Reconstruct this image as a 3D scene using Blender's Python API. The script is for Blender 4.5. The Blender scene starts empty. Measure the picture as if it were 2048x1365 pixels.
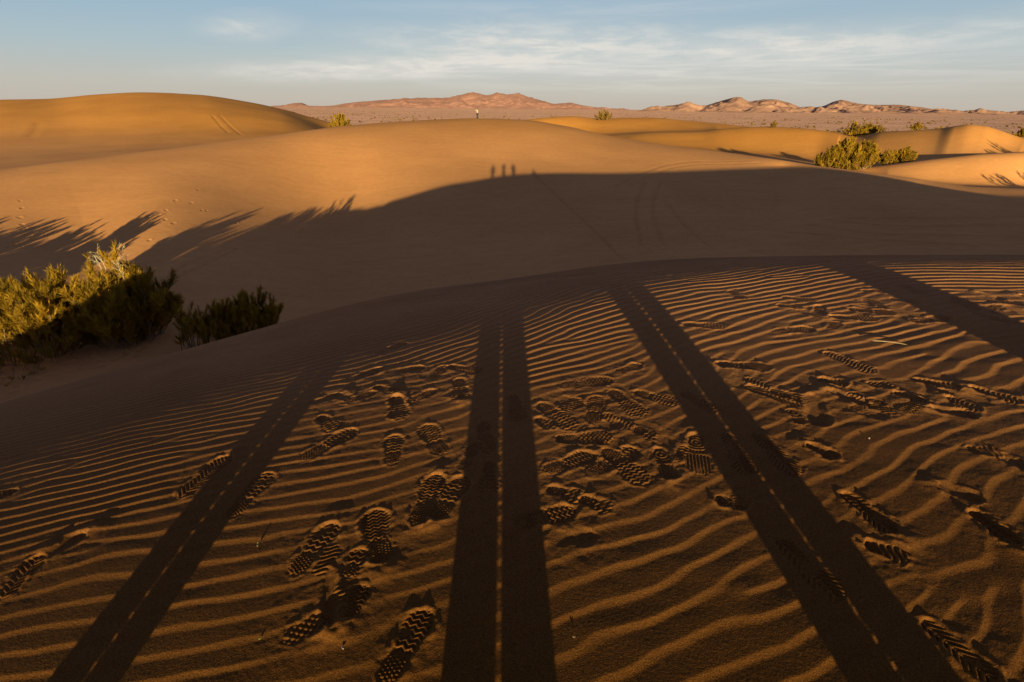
import bpy, bmesh, math, random
import numpy as np
from mathutils import Vector, Matrix

# ------------------------------------------------------------------ look of the place
NEAR_STEP = 1.0
FAR_STEP = 1.0
SUN_E = 10.0
SUN_C = (1.0, .74, .34)
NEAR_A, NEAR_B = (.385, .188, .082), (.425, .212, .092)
NEAR_VIGNETTE = (.285, .240, .090, 1)
FAR_A, FAR_B = (.58, .295, .118), (.64, .33, .133)
PLAIN_COLS = ((.42, .265, .215), (.49, .305, .24), (.56, .35, .275))
ROCK1_COLS = ((.32, .185, .16), (.39, .22, .185), (.44, .25, .205))
ROCK2_COLS = ((.29, .18, .15), (.36, .22, .175), (.41, .25, .19))
LEAF_D, LEAF_L = (.022, .019, .004), (.50, .32, .030)
SKY_S = .10; SKY_DUST = 1.5; SKY_MIX = .85
SKY_RAMP = [(0, (0.5776, 0.521, 0.4564)), (0.035, (0.5583, 0.5457, 0.5089)), (0.085, (0.4564, 0.552, 0.5972)), (0.16, (0.345, 0.492, 0.625)), (0.24, (0.19, 0.245, 0.36)), (0.42, (0.105, 0.106, 0.17)), (1, (0.069, 0.064, 0.108))]
CLOUD_COL = (0.7605, 0.7305, 0.6724)
CLOUDS = [(.05, .100, .46, .050, 0, 1.0, 'p'), (-.22, .060, .42, .026, .05, 1.0, 'p'), (.47, .092, .28, .040, 0, .95, 'p'), (.80, .10, .24, .04, 0, .8, 'p'),
          (-.42, .112, .10, .03, .1, .6, 'p'), (.25, .06, .9, .05, 0, .7, 'w'), (-.78, .13, .12, .015, .05, .4, 'w'), (.1, .150, .5, .02, 0, .3, 'w')]
OFF_LEFT = [(-24.5, 21.5, 3.4, 2.3), (-29.8, 22.0, 3.5, 3.6), (-33.4, 21.0, 3.0, 4.2), (-37.5, 22.5, 2.9, 5.0), (-42.0, 22.5, 2.6, 5.0), (-46, 27, 2.6, 3.0)]
OFF_RIGHT = [(60, 45, 3.0, 3.0), (63.5, 46, 3.0, 3.0), (84, 88, 3.5, 3.0), (80, 84, 2.6, 2.5)]
RIGHT_SHRUBS = [('large dark green shrub at the left of the clump behind the shadow edge', 43.6, 74.5, 3.6, 3.6),
                ('tallest dense shrub in the middle of the clump behind the shadow edge', 45.9, 75.0, 4.1, 4.2),
                ('round shrub at the right end of the clump behind the shadow edge', 48.1, 74.5, 3.7, 3.4),
                ('low golden shrub in front of the clump behind the shadow edge', 44.9, 72.6, 2.0, 2.6),
                ('left of the two small yellow shrubs right of the dark clump', 53.0, 77, 1.9, 2.4),
                ('right of the two small yellow shrubs right of the dark clump', 55.4, 77, 2.2, 2.8)]
FAR_SHRUBS = [('round yellow shrub at the foot of the big left dune', -29.3, 93.6, 2.6, 3.4, 0),
              ('wide pale shrub standing alone on the far dune just right of centre', 34.0, 212, 3.4, 7.4, 1),
              ('low wide green shrub behind the dunes above the dark clump', 76.6, 124, 3.0, 5.0, 0),
              ('small round shrub to the right of the low wide green one above the clump', 81.5, 127, 3.0, 3.4, 0),
              ('small pale tuft next to the dune crest right of the green shrubs', 84.0, 128, 2.4, 3.0, 1),
              ('tiny dry bush alone on the smooth far dune crest left of the clump', 60.5, 129.5, 1.5, 1.3, 1),
              ('tiny bush on the horizon side of the right dune', 81.9, 113, 1.6, 2.2, 0),
              ('bush at the far right edge behind the right dune', 108.8, 118, 2.3, 2.4, 0)]
FAR_PERSON = (-7.05, 108)
TWIG = 4.0
PLAIN_ROUGH = .22

PHX, PHY = (-5.4, .45, 27), (.2, .45, 19)
KP = [-6.7139, -3.737, -1.7411, -0.5758, -0.3062, -0.1122, -0.0015, 0.0641, 0.1392, 0.2274, 0.2859, 0.7086, 1.6509, -2.9077, -3.2184, -3.4617, -3.6097, 
    -3.8266, -3.6979, -3.3412, -2.9296, -2.3414, -1.7194, -1.0791, -0.5731, -0.2377, -3.1521, -3.2884, -2.8459, -1.739, 0.0909, 1.5974, 2.8811, 4.1564, 
    4.9191, 5.1619, 5.0466, 4.2903, 2.5157]
PH = [-180.74, -143.71, -106.8, -70.15, -33.84, 2.16, 37.94, 73.6, 109.26, 145.06, 181.1, 217.46, 254.21, 291.36, 328.87, 366.7, 404.77, 443.0, 481.31, 
    -189.67, -152.71, -115.88, -79.36, -43.23, -7.47, 28.03, 63.38, 98.72, 134.18, 169.87, 205.89, 242.26, 278.99, 316.04, 353.37, 390.96, 428.74, 466.63, 
    -198.46, -161.67, -124.98, -88.6, -52.64, -17.09, 18.14, 53.19, 88.2, 123.32, 158.68, 194.36, 230.35, 266.63, 303.2, 340.03, 377.13, 414.45, 451.87, 
    -206.88, -170.36, -133.89, -97.67, -61.87, -26.54, 8.41, 43.13, 77.77, 112.55, 147.59, 182.91, 218.47, 254.25, 290.26, 326.54, 363.1, 399.92, 436.84, 
    -214.58, -178.53, -142.42, -106.41, -70.76, -35.63, -1.02, 33.28, 67.51, 101.97, 136.7, 171.6, 206.62, 241.75, 277.08, 312.69, 348.65, 384.93, 421.33, 
    -221.19, -185.95, -150.49, -114.86, -79.36, -44.37, -10.11, 23.62, 57.48, 91.75, 126.16, 160.49, 194.72, 228.98, 263.47, 298.31, 333.6, 369.29, 405.14, 
    -226.39, -192.37, -158.01, -123.15, -87.9, -52.99, -18.94, 14.03, 47.9, 82.21, 116.1, 149.49, 182.6, 215.76, 249.24, 283.21, 317.77, 352.85, 388.12, 
    -230.13, -197.48, -164.63, -131.3, -96.93, -62.1, -28.15, 4.74, 39.48, 73.6, 106.37, 138.32, 169.99, 201.82, 234.16, 267.2, 301.01, 335.49, 370.2, 
    -232.75, -201.13, -169.72, -138.73, -107.08, -72.38, -37.8, -3.58, 32.15, 65.36, 96.41, 126.54, 156.52, 186.89, 218.04, 250.15, 283.25, 317.19, 351.4, 
    -234.82, -203.65, -172.86, -143.27, -114.03, -81.17, -46.25, -11.27, 24.16, 56.15, 85.38, 113.59, 141.81, 170.72, 200.72, 231.99, 264.5, 297.99, 
    331.82, -236.76, -205.93, -174.93, -144.83, -116.69, -85.76, -51.71, -18.78, 14.49, 45.08, 72.58, 98.96, 125.56, 153.18, 182.23, 212.85, 244.92, 
    278.11, 311.69, -238.71, -208.88, -178.52, -148.21, -120.66, -90.25, -57.83, -27.22, 3.98, 32.15, 57.62, 82.34, 107.64, 134.32, 162.77, 193.05, 224.9, 
    257.9, 291.3, -241.03, -212.8, -185.3, -158.14, -129.07, -98.03, -68.89, -40.0, -10.36, 16.43, 40.47, 63.89, 88.3, 114.54, 142.91, 173.25, 205.09, 
    237.9, 271.05, -244.69, -217.32, -190.44, -165.45, -139.17, -110.2, -82.9, -55.5, -26.89, -1.49, 21.6, 44.16, 68.12, 94.5, 123.42, 154.24, 186.16, 
    218.63, 251.27, -249.97, -223.69, -197.54, -173.6, -149.95, -123.23, -95.73, -68.32, -43.07, -21.13, 2.05, 24.39, 48.09, 75.24, 105.39, 136.86, 168.65, 
    200.45, 232.25, -256.72, -232.42, -208.51, -184.59, -160.81, -134.13, -108.36, -82.88, -60.51, -39.55, -16.3, 6.67, 30.18, 58.67, 90.2, 121.77, 152.82, 
    183.56, 214.21, -264.71, -242.06, -218.93, -195.55, -173.0, -147.97, -124.46, -100.36, -76.95, -54.18, -30.41, -6.0, 18.96, 48.04, 78.76, 108.9, 
    138.56, 167.99, 197.37, -273.36, -252.32, -231.51, -211.68, -190.07, -165.48, -140.81, -115.04, -89.73, -65.45, -40.86, -14.32, 15.19, 43.13, 70.0, 
    97.61, 125.69, 153.86, 182.01, -282.61, -262.6, -242.76, -222.89, -200.92, -176.98, -152.35, -126.33, -101.54, -76.64, -50.36, -23.01, 7.41, 35.12, 
    60.85, 87.16, 114.12, 141.24, 168.36, -292.2, -272.21, -252.04, -231.28, -209.28, -185.9, -160.3, -134.85, -112.18, -86.81, -58.86, -31.84, -4.11, 
    23.49, 50.38, 77.11, 103.78, 130.22, 156.53, -301.77, -281.15, -260.3, -238.86, -216.52, -192.99, -168.25, -144.75, -122.47, -96.82, -68.99, -42.22, 
    -15.91, 11.8, 40.02, 67.76, 94.65, 120.73, 146.49, -311.15, -289.79, -268.31, -246.35, -223.69, -200.4, -177.16, -154.91, -131.56, -104.98, -78.24, 
    -52.93, -26.7, 2.19, 31.56, 59.92, 86.9, 112.68, 138.03, -320.41, -298.48, -276.52, -254.2, -231.33, -208.06, -184.72, -161.13, -135.99, -108.95, 
    -82.22, -57.8, -32.66, -3.12, 26.18, 54.1, 80.59, 105.91, 130.79, -329.69, -307.4, -285.12, -262.54, -239.41, -215.69, -191.3, -165.87, -138.87, 
    -110.19, -80.59, -52.81, -29.08, -3.0, 23.87, 50.21, 75.6, 100.15, 124.34, -339.1, -316.64, -294.2, -271.43, -247.96, -223.56, -197.96, -170.82, 
    -141.87, -110.98, -78.74, -48.12, -23.7, -0.38, 23.65, 47.8, 71.61, 95.04, 118.27, -348.7, -326.24, -303.77, -280.87, -257.11, -232.12, -205.49, 
    -176.83, -145.93, -113.04, -79.58, -48.39, -21.82, 1.61, 23.94, 46.0, 68.05, 90.14, 112.19, -358.42, -336.1, -313.64, -290.65, -266.67, -241.18, 
    -213.61, -183.46, -150.64, -115.97, -81.42, -49.37, -21.25, 2.81, 24.13, 44.38, 64.62, 85.2, 105.97]
PRINTS = [(-1.074, 3.557, -0.857, 3.781, 'W', 1.0), (-1.16, 3.094, -0.926, 3.282, 'W', 1.0), (-0.902, 3.182, -0.616, 3.214, 'W', 1.0), (-0.452, 3.206, -0.205, 
    3.077, 'H', 1.0), (-1.295, 2.804, -1.119, 2.912, 'P', 1.6), (-1.061, 2.78, -0.884, 2.903, 'B', 1.0), (-0.912, 2.973, -0.731, 2.863, 'W', 1.0), (-0.732, 
    2.823, -0.652, 2.53, 'W', 2.0), (-0.647, 2.714, -0.485, 2.859, 'B', 1.0), (-0.348, 3.008, -0.319, 2.71, 'W', 1.4), (-1.16, 2.636, -0.997, 2.446, 'W', 
    1.0), (-1.11, 2.173, -0.875, 2.462, 'W', 1.2), (-0.602, 2.099, -0.643, 2.364, 'W', 1.0), (-0.349, 2.166, -0.493, 2.449, 'W', 1.0), (-0.152, 2.448, 
    -0.128, 2.15, 'W', 1.0), (-0.238, 2.036, -0.173, 2.253, 'W', 1.0), (-0.105, 2.086, -0.106, 1.842, 'W', 1.0), (-0.404, 1.657, -0.352, 2.021, 'W', 1.6), 
    (-0.335, 1.697, -0.219, 1.982, 'W', 1.4), (-1.279, 1.776, -1.227, 2.095, 'W', 1.0), (0.012, 2.732, 0.046, 2.433, 'W', 1.0), (0.007, 1.671, 0.166, 
    1.705, 'W', 1.0), (-0.843, 1.438, -0.77, 1.709, 'W', 1.4), (-0.508, 1.473, -0.613, 1.778, 'W', 1.6), (-0.621, 1.412, -0.603, 1.55, 'W', 1.2), (-0.574, 
    1.242, -0.554, 1.37, 'W', 1.5), (-0.745, 1.181, -0.672, 1.227, 'B', 1.2), (-0.71, 1.457, -0.623, 1.212, 'S', 2.6), (-0.389, 1.011, -0.291, 1.258, 'W', 
    1.3), (0.279, 2.809, 0.675, 2.891, 'W', 1.0), (0.69, 2.973, 0.868, 3.083, 'W', 0.8), (0.145, 2.665, 0.367, 2.305, 'W', 1.0), (0.143, 2.466, 0.24, 2.36, 
    'W', 1.0), (0.451, 2.386, 0.52, 2.686, 'W', 1.0), (0.609, 2.765, 0.741, 2.43, 'W', 1.2), (0.751, 2.726, 0.977, 2.563, 'W', 1.0), (0.238, 2.256, 0.535, 
    2.254, 'W', 1.2), (0.165, 1.989, 0.419, 2.121, 'W', 1.4), (0.347, 1.947, 0.661, 2.16, 'W', 1.0), (0.475, 2.16, 0.627, 1.882, 'W', 1.1), (0.668, 2.336, 
    0.757, 2.23, 'W', 0.6), (0.752, 2.156, 0.744, 1.902, 'C', 1.4), (0.977, 2.274, 0.888, 1.932, 'C', 1.4), (0.17, 1.878, 0.327, 1.788, 'W', 1.2), (0.314, 
    1.805, 0.436, 1.721, 'W', 1.2), (0.019, 1.644, 0.281, 1.727, 'W', 1.2), (0.158, 1.567, 0.346, 1.576, 'P', 1.0), (1.032, 2.698, 1.174, 2.461, 'W', 1.0), 
    (0.921, 1.766, 1.018, 1.737, 'C', 1.6), (2.035, 4.565, 2.049, 4.283, 'C', 1.0), (1.355, 3.769, 1.672, 3.681, 'W', 1.0), (2.408, 4.329, 2.636, 4.187, 
    'L', 1.0), (2.258, 4.13, 2.442, 4.041, 'C', 1.0), (2.616, 4.101, 2.437, 3.791, 'C', 1.2), (2.549, 3.837, 2.877, 3.76, 'W', 1.4), (2.784, 4.001, 3.098, 
    3.851, 'C', 1.2), (1.998, 3.568, 2.303, 3.605, 'W', 1.3), (3.175, 4.444, 3.373, 4.383, 'C', 1.0), (3.277, 4.212, 3.432, 4.085, 'C', 1.0), (3.083, 
    3.682, 3.439, 3.752, 'W', 1.6), (2.162, 3.198, 2.297, 2.882, 'L', 1.2), (1.362, 3.068, 1.695, 2.983, 'C', 1.6), (1.916, 2.821, 2.06, 2.751, 'L', 1.6), 
    (1.908, 2.678, 2.031, 2.519, 'P', 2.6), (2.2, 2.743, 2.282, 2.721, 'B', 1.2), (2.027, 2.513, 2.112, 2.425, 'B', 1.4), (2.275, 2.644, 2.361, 2.482, 'L', 
    1.4), (2.481, 2.792, 2.671, 2.665, 'L', 1.7), (2.523, 2.579, 2.582, 2.42, 'L', 1.6), (2.731, 2.681, 2.878, 2.491, 'L', 1.7), (2.346, 2.451, 2.531, 
    2.377, 'P', 2.4), (1.434, 2.764, 1.688, 2.512, 'H', 1.2), (1.562, 2.702, 1.727, 2.56, 'H', 1.0), (1.576, 2.485, 1.575, 2.325, 'C', 1.2), (1.504, 2.157, 
    1.586, 2.035, 'C', 2.2), (1.77, 2.632, 1.651, 2.312, 'P', 1.8), (1.479, 1.802, 1.538, 1.551, 'H', 2.4), (1.414, 1.49, 1.479, 1.444, 'L', 1.6), (1.917, 
    1.835, 2.032, 1.729, 'P', 1.6), (1.938, 1.677, 1.966, 1.483, 'H', 2.6), (2.355, 2.026, 2.417, 1.937, 'P', 2.0), (1.38, 1.178, 1.445, 0.971, 'H', 1.5), 
    (-1.995, 1.4, -2.036, 1.63, 'H', 1.4), (-2.01, 1.613, -1.93, 1.75, 'P', 1.5), (-1.608, 1.948, -1.536, 2.287, 'H', 1.4), (1.14, 2.295, 1.105, 1.893, 
    'H', 1.0), (1.28, 2.313, 1.335, 1.85, 'H', 1.0), (1.073, 1.532, 1.151, 1.257, 'H', 1.0), (4.106, 4.309, 4.17, 4.107, 'P', 1.5), (4.122, 4.148, 4.196, 
    3.958, 'C', 1.5), (4.05, 3.967, 4.086, 3.658, 'P', 1.8), (4.397, 4.22, 4.522, 4.082, 'C', 1.4), (3.926, 3.566, 4.05, 3.464, 'L', 1.3), (3.83, 4.262, 
    3.743, 3.84, 'C', 1.0), (3.609, 4.572, 3.625, 4.278, 'C', 0.8), (3.505, 2.999, 3.583, 2.822, 'L', 1.4), (2.791, 2.184, 2.859, 2.056, 'H', 1.4), 
    (-2.853, 2.105, -2.626, 2.13, 'W', 1.0), (-3.872, 2.843, -4.052, 3.202, 'W', 1.0), (2.278, 2.077, 2.355, 2.054, 'L', 0.8)]
RIDGES = {
  'EDGE': [(-1.8268, 22.0, -7.677), (-1.3772, 27.0, -8.461), (-1.0509, 29.0, -8.1738), (-0.8914, 31.0, -8.3402), (-0.6909, 32.0, -8.0643), (-0.372, 50.0, 
    -8.5418), (-0.3151, 52.0, -8.2732), (-0.2197, 55.0, -7.1397), (-0.1595, 58.0, -6.5163), (-0.0948, 61.0, -6.1253), (-0.0308, 64.0, -5.8938), (0.0337, 
    65.0, -5.5684), (0.0971, 66.0, -5.5554), (0.2052, 66.0, -5.4664), (0.347, 68.0, -5.2979), (0.4942, 70.0, -4.9816), (0.5709, 63.0, -4.9531), (0.727, 
    54.0, -5.2081), (0.9709, 48.0, -5.6743), (1.3133, 46.0, -6.0102), (1.8982, 44.0, -6.2909)],
  'A': [(-1.8702, 48.0, -8.1113), (-1.2529, 53.0, -5.6278), (-0.9602, 58.0, -4.9663), (-0.8134, 63.0, -4.3404), (-0.6216, 71.0, -3.3782), (-0.4246, 83.0, 
    -2.2486), (-0.3045, 92.0, -1.1902), (-0.2046, 100.0, -0.6069), (-0.0698, 108.0, -0.133), (0.0198, 108.0, -0.322), (0.0929, 104.0, -1.2215), (0.1708, 
    99.0, -2.5962), (0.2761, 90.0, -3.5873), (0.3876, 82.0, -4.0364), (0.4914, 73.0, -4.3687), (0.568, 68.0, -4.692), (0.6538, 64.0, -4.8423), (0.7327, 
    60.0, -5.0959), (0.7957, 58.0, -5.4162), (0.8574, 56.0, -5.5514), (0.9628, 54.0, -5.5432), (1.3972, 52.0, -5.9952), (2.0724, 52.0, -6.6639)],
  'R2': [(0.5318, 77.0, -5.8197), (0.6159, 76.0, -5.6031), (0.6561, 75.0, -5.351), (0.7407, 74.0, -4.492), (0.808, 73.0, -3.8603), (0.8638, 72.0, -3.3783), 
    (0.9345, 71.0, -3.0228), (1.162, 70.0, -2.5263), (1.8039, 70.0, -2.7592)],
  'R3': [(0.1112, 150.0, -5.3364), (0.1708, 150.0, -4.8841), (0.2463, 146.0, -3.8857), (0.3363, 142.0, -3.2754), (0.3779, 138.0, -2.5156), (0.4627, 132.0, 
    -1.8073), (0.5208, 127.0, -1.9355), (0.5726, 123.0, -2.4909), (0.618, 119.0, -3.2128), (0.6645, 115.0, -2.1394), (0.715, 111.0, -1.686), (0.767, 108.0, 
    -1.2371), (0.7943, 106.0, -0.7652), (0.8167, 106.0, -0.4829), (0.8454, 107.0, -0.7435), (0.877, 109.0, -1.5751), (0.9245, 112.0, -3.0285), (1.0711, 
    115.0, -5.2646), (1.8039, 115.0, -5.5615)],
  'R4': [(-1.7522, 150.0, -5.7027), (-1.1891, 155.0, -0.7483), (-0.9114, 160.0, 2.7674), (-0.8219, 162.0, 3.156), (-0.7399, 164.0, 4.3282), (-0.6503, 166.0, 
    5.1375), (-0.5542, 168.0, 4.6402), (-0.494, 168.0, 3.3793), (-0.4169, 168.0, 1.0449), (-0.3654, 166.0, -1.0474), (-0.3045, 164.0, -3.3738), (-0.2241, 
    170.0, -4.864), (-0.1154, 185.0, -4.9625), (-0.025, 205.0, -3.476), (0.0467, 215.0, -1.6497), (0.1073, 218.0, -0.8743), (0.1541, 218.0, -1.6866), 
    (0.1987, 216.0, -1.2248), (0.2434, 214.0, -1.1221), (0.3338, 208.0, -2.2635), (0.4058, 205.0, -3.4454), (0.5168, 205.0, -5.3108), (0.6645, 205.0, 
    -7.478), (0.9291, 205.0, -9.1227), (1.8178, 205.0, -14.7036)],
}
SKY_LEFT = [(-0.4522, -0.002), (-0.4207, -0.0001), (-0.3976, 0.0049), (-0.3796, 0.0067), (-0.3584, 0.0004), (-0.327, 0.0023), (-0.2909, 0.0074), (-0.2372, 
    0.0118), (-0.2016, 0.0145), (-0.1573, 0.0164), (-0.122, 0.0167), (-0.0954, 0.0217), (-0.0715, 0.0259), (-0.0601, 0.0236), (-0.0469, 0.0213), (-0.0293, 
    0.0254), (-0.0117, 0.0232), (0.0059, 0.0249), (0.028, 0.0187), (0.0547, 0.0125), (0.0725, 0.0087), (0.099, 0.0105), (0.1214, 0.0066), (0.1527, 0.0028), 
    (0.1884, 0.0007), (0.2153, -0.0015)]
SKY_RIGHT = [(0.211, -0.0024), (0.2242, -0.0015), (0.2503, 0.0036), (0.2851, 0.0087), (0.3112, 0.0121), (0.3297, 0.0067), (0.3637, 0.015), (0.3959, 0.0224), 
    (0.4167, 0.0154), (0.4296, 0.0171), (0.4556, 0.0189), (0.4831, 0.0143), (0.5162, 0.0057), (0.5423, 0.0075), (0.5749, 0.0182), (0.6117, 0.0129), 
    (0.6389, 0.0107), (0.6739, 0.0118), (0.7147, 0.0089), (0.747, 0.0051), (0.7744, 0.0029), (0.806, 0.0016), (0.8557, -0.0005), (0.9075, -0.0009), (1.043, 
    -0.0014), (1.3136, -0.0074)]

# ------------------------------------------------------------------ helpers
SC = bpy.context.scene
COL = SC.collection
R = math.radians

def lin(c):
    return tuple((v/12.92 if v <= .04045 else ((v+.055)/1.055)**2.4) for v in c)

def tag(o, label=None, cat=None, group=None, kind=None):
    if label: o['label'] = label
    if cat: o['category'] = cat
    if group: o['group'] = group
    if kind: o['kind'] = kind
    return o

def empty(name, loc, rz=0.0):
    o = bpy.data.objects.new(name, None)
    COL.objects.link(o)
    o.location = loc
    o.rotation_euler = (0, 0, rz)
    return o

def mesh_np(name, verts, faces, nper, mat, parent=None, smooth=True, tone=None):
    """one mesh object from numpy arrays; faces is a flat (n, nper) index array"""
    me = bpy.data.meshes.new(name)
    nv, nf = len(verts), len(faces)
    me.vertices.add(nv)
    me.vertices.foreach_set('co', np.asarray(verts, np.float32).ravel())
    me.loops.add(nf*nper)
    me.loops.foreach_set('vertex_index', np.asarray(faces, np.int32).ravel())
    me.polygons.add(nf)
    me.polygons.foreach_set('loop_start', np.arange(0, nf*nper, nper, dtype=np.int32))
    me.polygons.foreach_set('loop_total', np.full(nf, nper, np.int32))
    me.polygons.foreach_set('use_smooth', np.full(nf, smooth, bool))
    if tone is not None:
        at = me.attributes.new('tone', 'FLOAT', 'POINT')
        at.data.foreach_set('value', np.asarray(tone, np.float32))
    me.update(calc_edges=True)
    me.materials.append(mat)
    o = bpy.data.objects.new(name, me)
    COL.objects.link(o)
    o.parent = parent
    return o

def grid_faces(nr, nc):
    i = np.arange(nr*nc, dtype=np.int32).reshape(nr, nc)
    return np.stack([i[:-1, :-1], i[:-1, 1:], i[1:, 1:], i[1:, :-1]], -1).reshape(-1, 4)

# ---- value noise
def hash2(i, j, seed):
    n = (i.astype(np.int64)*374761393 + j.astype(np.int64)*668265263 + seed*974634777) & 0xFFFFFFFF
    n = ((n ^ (n >> 13))*1274126177) & 0xFFFFFFFF
    n = (n ^ (n >> 16)) & 0xFFFFFFFF
    return n.astype(np.float64)/4294967295.0

def vnoise(x, y, seed=0):
    """gradient noise, roughly -.5 .. .5"""
    xi, yi = np.floor(x), np.floor(y)
    fx, fy = x-xi, y-yi
    u = fx*fx*fx*(fx*(fx*6-15)+10); v = fy*fy*fy*(fy*(fy*6-15)+10)
    xi = xi.astype(np.int64); yi = yi.astype(np.int64)
    def g(i, j, dx, dy):
        a = hash2(i, j, seed)*6.2831853
        return np.cos(a)*dx+np.sin(a)*dy
    a = g(xi, yi, fx, fy); b = g(xi+1, yi, fx-1, fy)
    c = g(xi, yi+1, fx, fy-1); d = g(xi+1, yi+1, fx-1, fy-1)
    return .75*((a+(b-a)*u)*(1-v)+(c+(d-c)*u)*v)

def fbm(x, y, seed=0, octv=4, gain=.5):
    s = 0; a = 1.
    for k in range(octv):
        s = s+a*vnoise(x, y, seed+k)
        x, y = 1.6*x+1.2*y+13.7, -1.2*x+1.6*y-7.3
        a *= gain
    return s

def smooth(a, b, x):
    t = np.clip((x-a)/(b-a), 0, 1)
    return t*t*(3-2*t)

# ---- 1-D monotone cubic table
class Table:
    def __init__(self, xs, vs):
        self.x = np.asarray(xs, float); self.v = np.asarray(vs, float)
        h = np.diff(self.x); d = np.diff(self.v)/h
        m = np.zeros(len(self.x)); m[0] = d[0]; m[-1] = d[-1]
        for i in range(1, len(m)-1):
            if d[i-1]*d[i] > 0:
                w1 = 2*h[i]+h[i-1]; w2 = h[i]+2*h[i-1]
                m[i] = (w1+w2)/(w1/d[i-1]+w2/d[i])
        self.m = m
    def __call__(self, x):
        x = np.clip(x, self.x[0], self.x[-1])
        i = np.clip(np.searchsorted(self.x, x)-1, 0, len(self.x)-2)
        h = self.x[i+1]-self.x[i]; t = (x-self.x[i])/h
        return ((1+2*t)*(1-t)**2*self.v[i]+t*(1-t)**2*h*self.m[i]
                + t*t*(3-2*t)*self.v[i+1]+t*t*(t-1)*h*self.m[i+1])

def cubic(xk, v):
    xk = np.asarray(xk, float); v = np.asarray(v, float)
    N = len(xk); hh = np.diff(xk)
    A = np.zeros((N, N)); r = np.zeros(N); A[0, 0] = A[-1, -1] = 1
    for i in range(1, N-1):
        A[i, i-1] = hh[i-1]; A[i, i] = 2*(hh[i-1]+hh[i]); A[i, i+1] = hh[i]
        r[i] = 6*((v[i+1]-v[i])/hh[i]-(v[i]-v[i-1])/hh[i-1])
    M = np.linalg.solve(A, r)
    def f(x):
        x = np.clip(x, xk[0], xk[-1])
        i = np.clip(np.searchsorted(xk, x)-1, 0, N-2)
        t0 = xk[i+1]-x; t1 = x-xk[i]; H = hh[i]
        return (M[i]*t0**3/(6*H)+M[i+1]*t1**3/(6*H)
                + (v[i]/H-M[i]*H/6)*t0+(v[i+1]/H-M[i+1]*H/6)*t1)
    return f

# ------------------------------------------------------------------ terrain
KX = [-28, -18, -11, -6.5, -3.5, -1.5, 0, 1.5, 3.5, 6.5, 12, 22, 42]
nK = len(KX)
f_top = cubic(KX, KP[:nK]); f_cur = cubic(KX, KP[nK:2*nK]); f_brk = cubic(KX, KP[2*nK:])

def near_dune(x, y):
    """the dune the photographer stands on: flat top rolling over into a slip face"""
    W = .6
    c = np.exp(f_cur(x)); q = (y-f_brk(x))/W
    s = W*np.logaddexp(0, q)
    lim = .68/(2*c)
    drop = np.where(s < lim, c*s*s, c*lim*lim+.68*(s-lim))
    drop = drop-smooth(-9.5, -13, x)*(.45*vnoise(x/1.7, y/9, 15)+.2*vnoise(x/.6, y/9, 16))
    back = np.maximum(-3-y, 0)
    return f_top(x)-drop-.004*back**2/(1+.03*back)-2.6*smooth(37.5, 48, x)+.28*np.exp(-((x+15.6)/1.8)**2)-.95*smooth(-16, -22.5, x)

TB = {}
for k_, L_ in RIDGES.items():
    a_ = np.array(L_)
    TB[k_] = (Table(a_[:, 0], a_[:, 1]), Table(a_[:, 0], a_[:, 2]))
uv_ = [-2.2, -1.2, -.9, -.7, -.37, -.2, 0, .5, 1.0, 2.2]
V_Y = Table(uv_, [15, 16, 20, 21, 34, 36, 34, 32, 30, 30])
V_Z = Table(uv_, [-8.2, -8.1, -8.25, -8.4, -9.0, -8.7, -8.1, -7.3, -6.8, -6.8])

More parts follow.
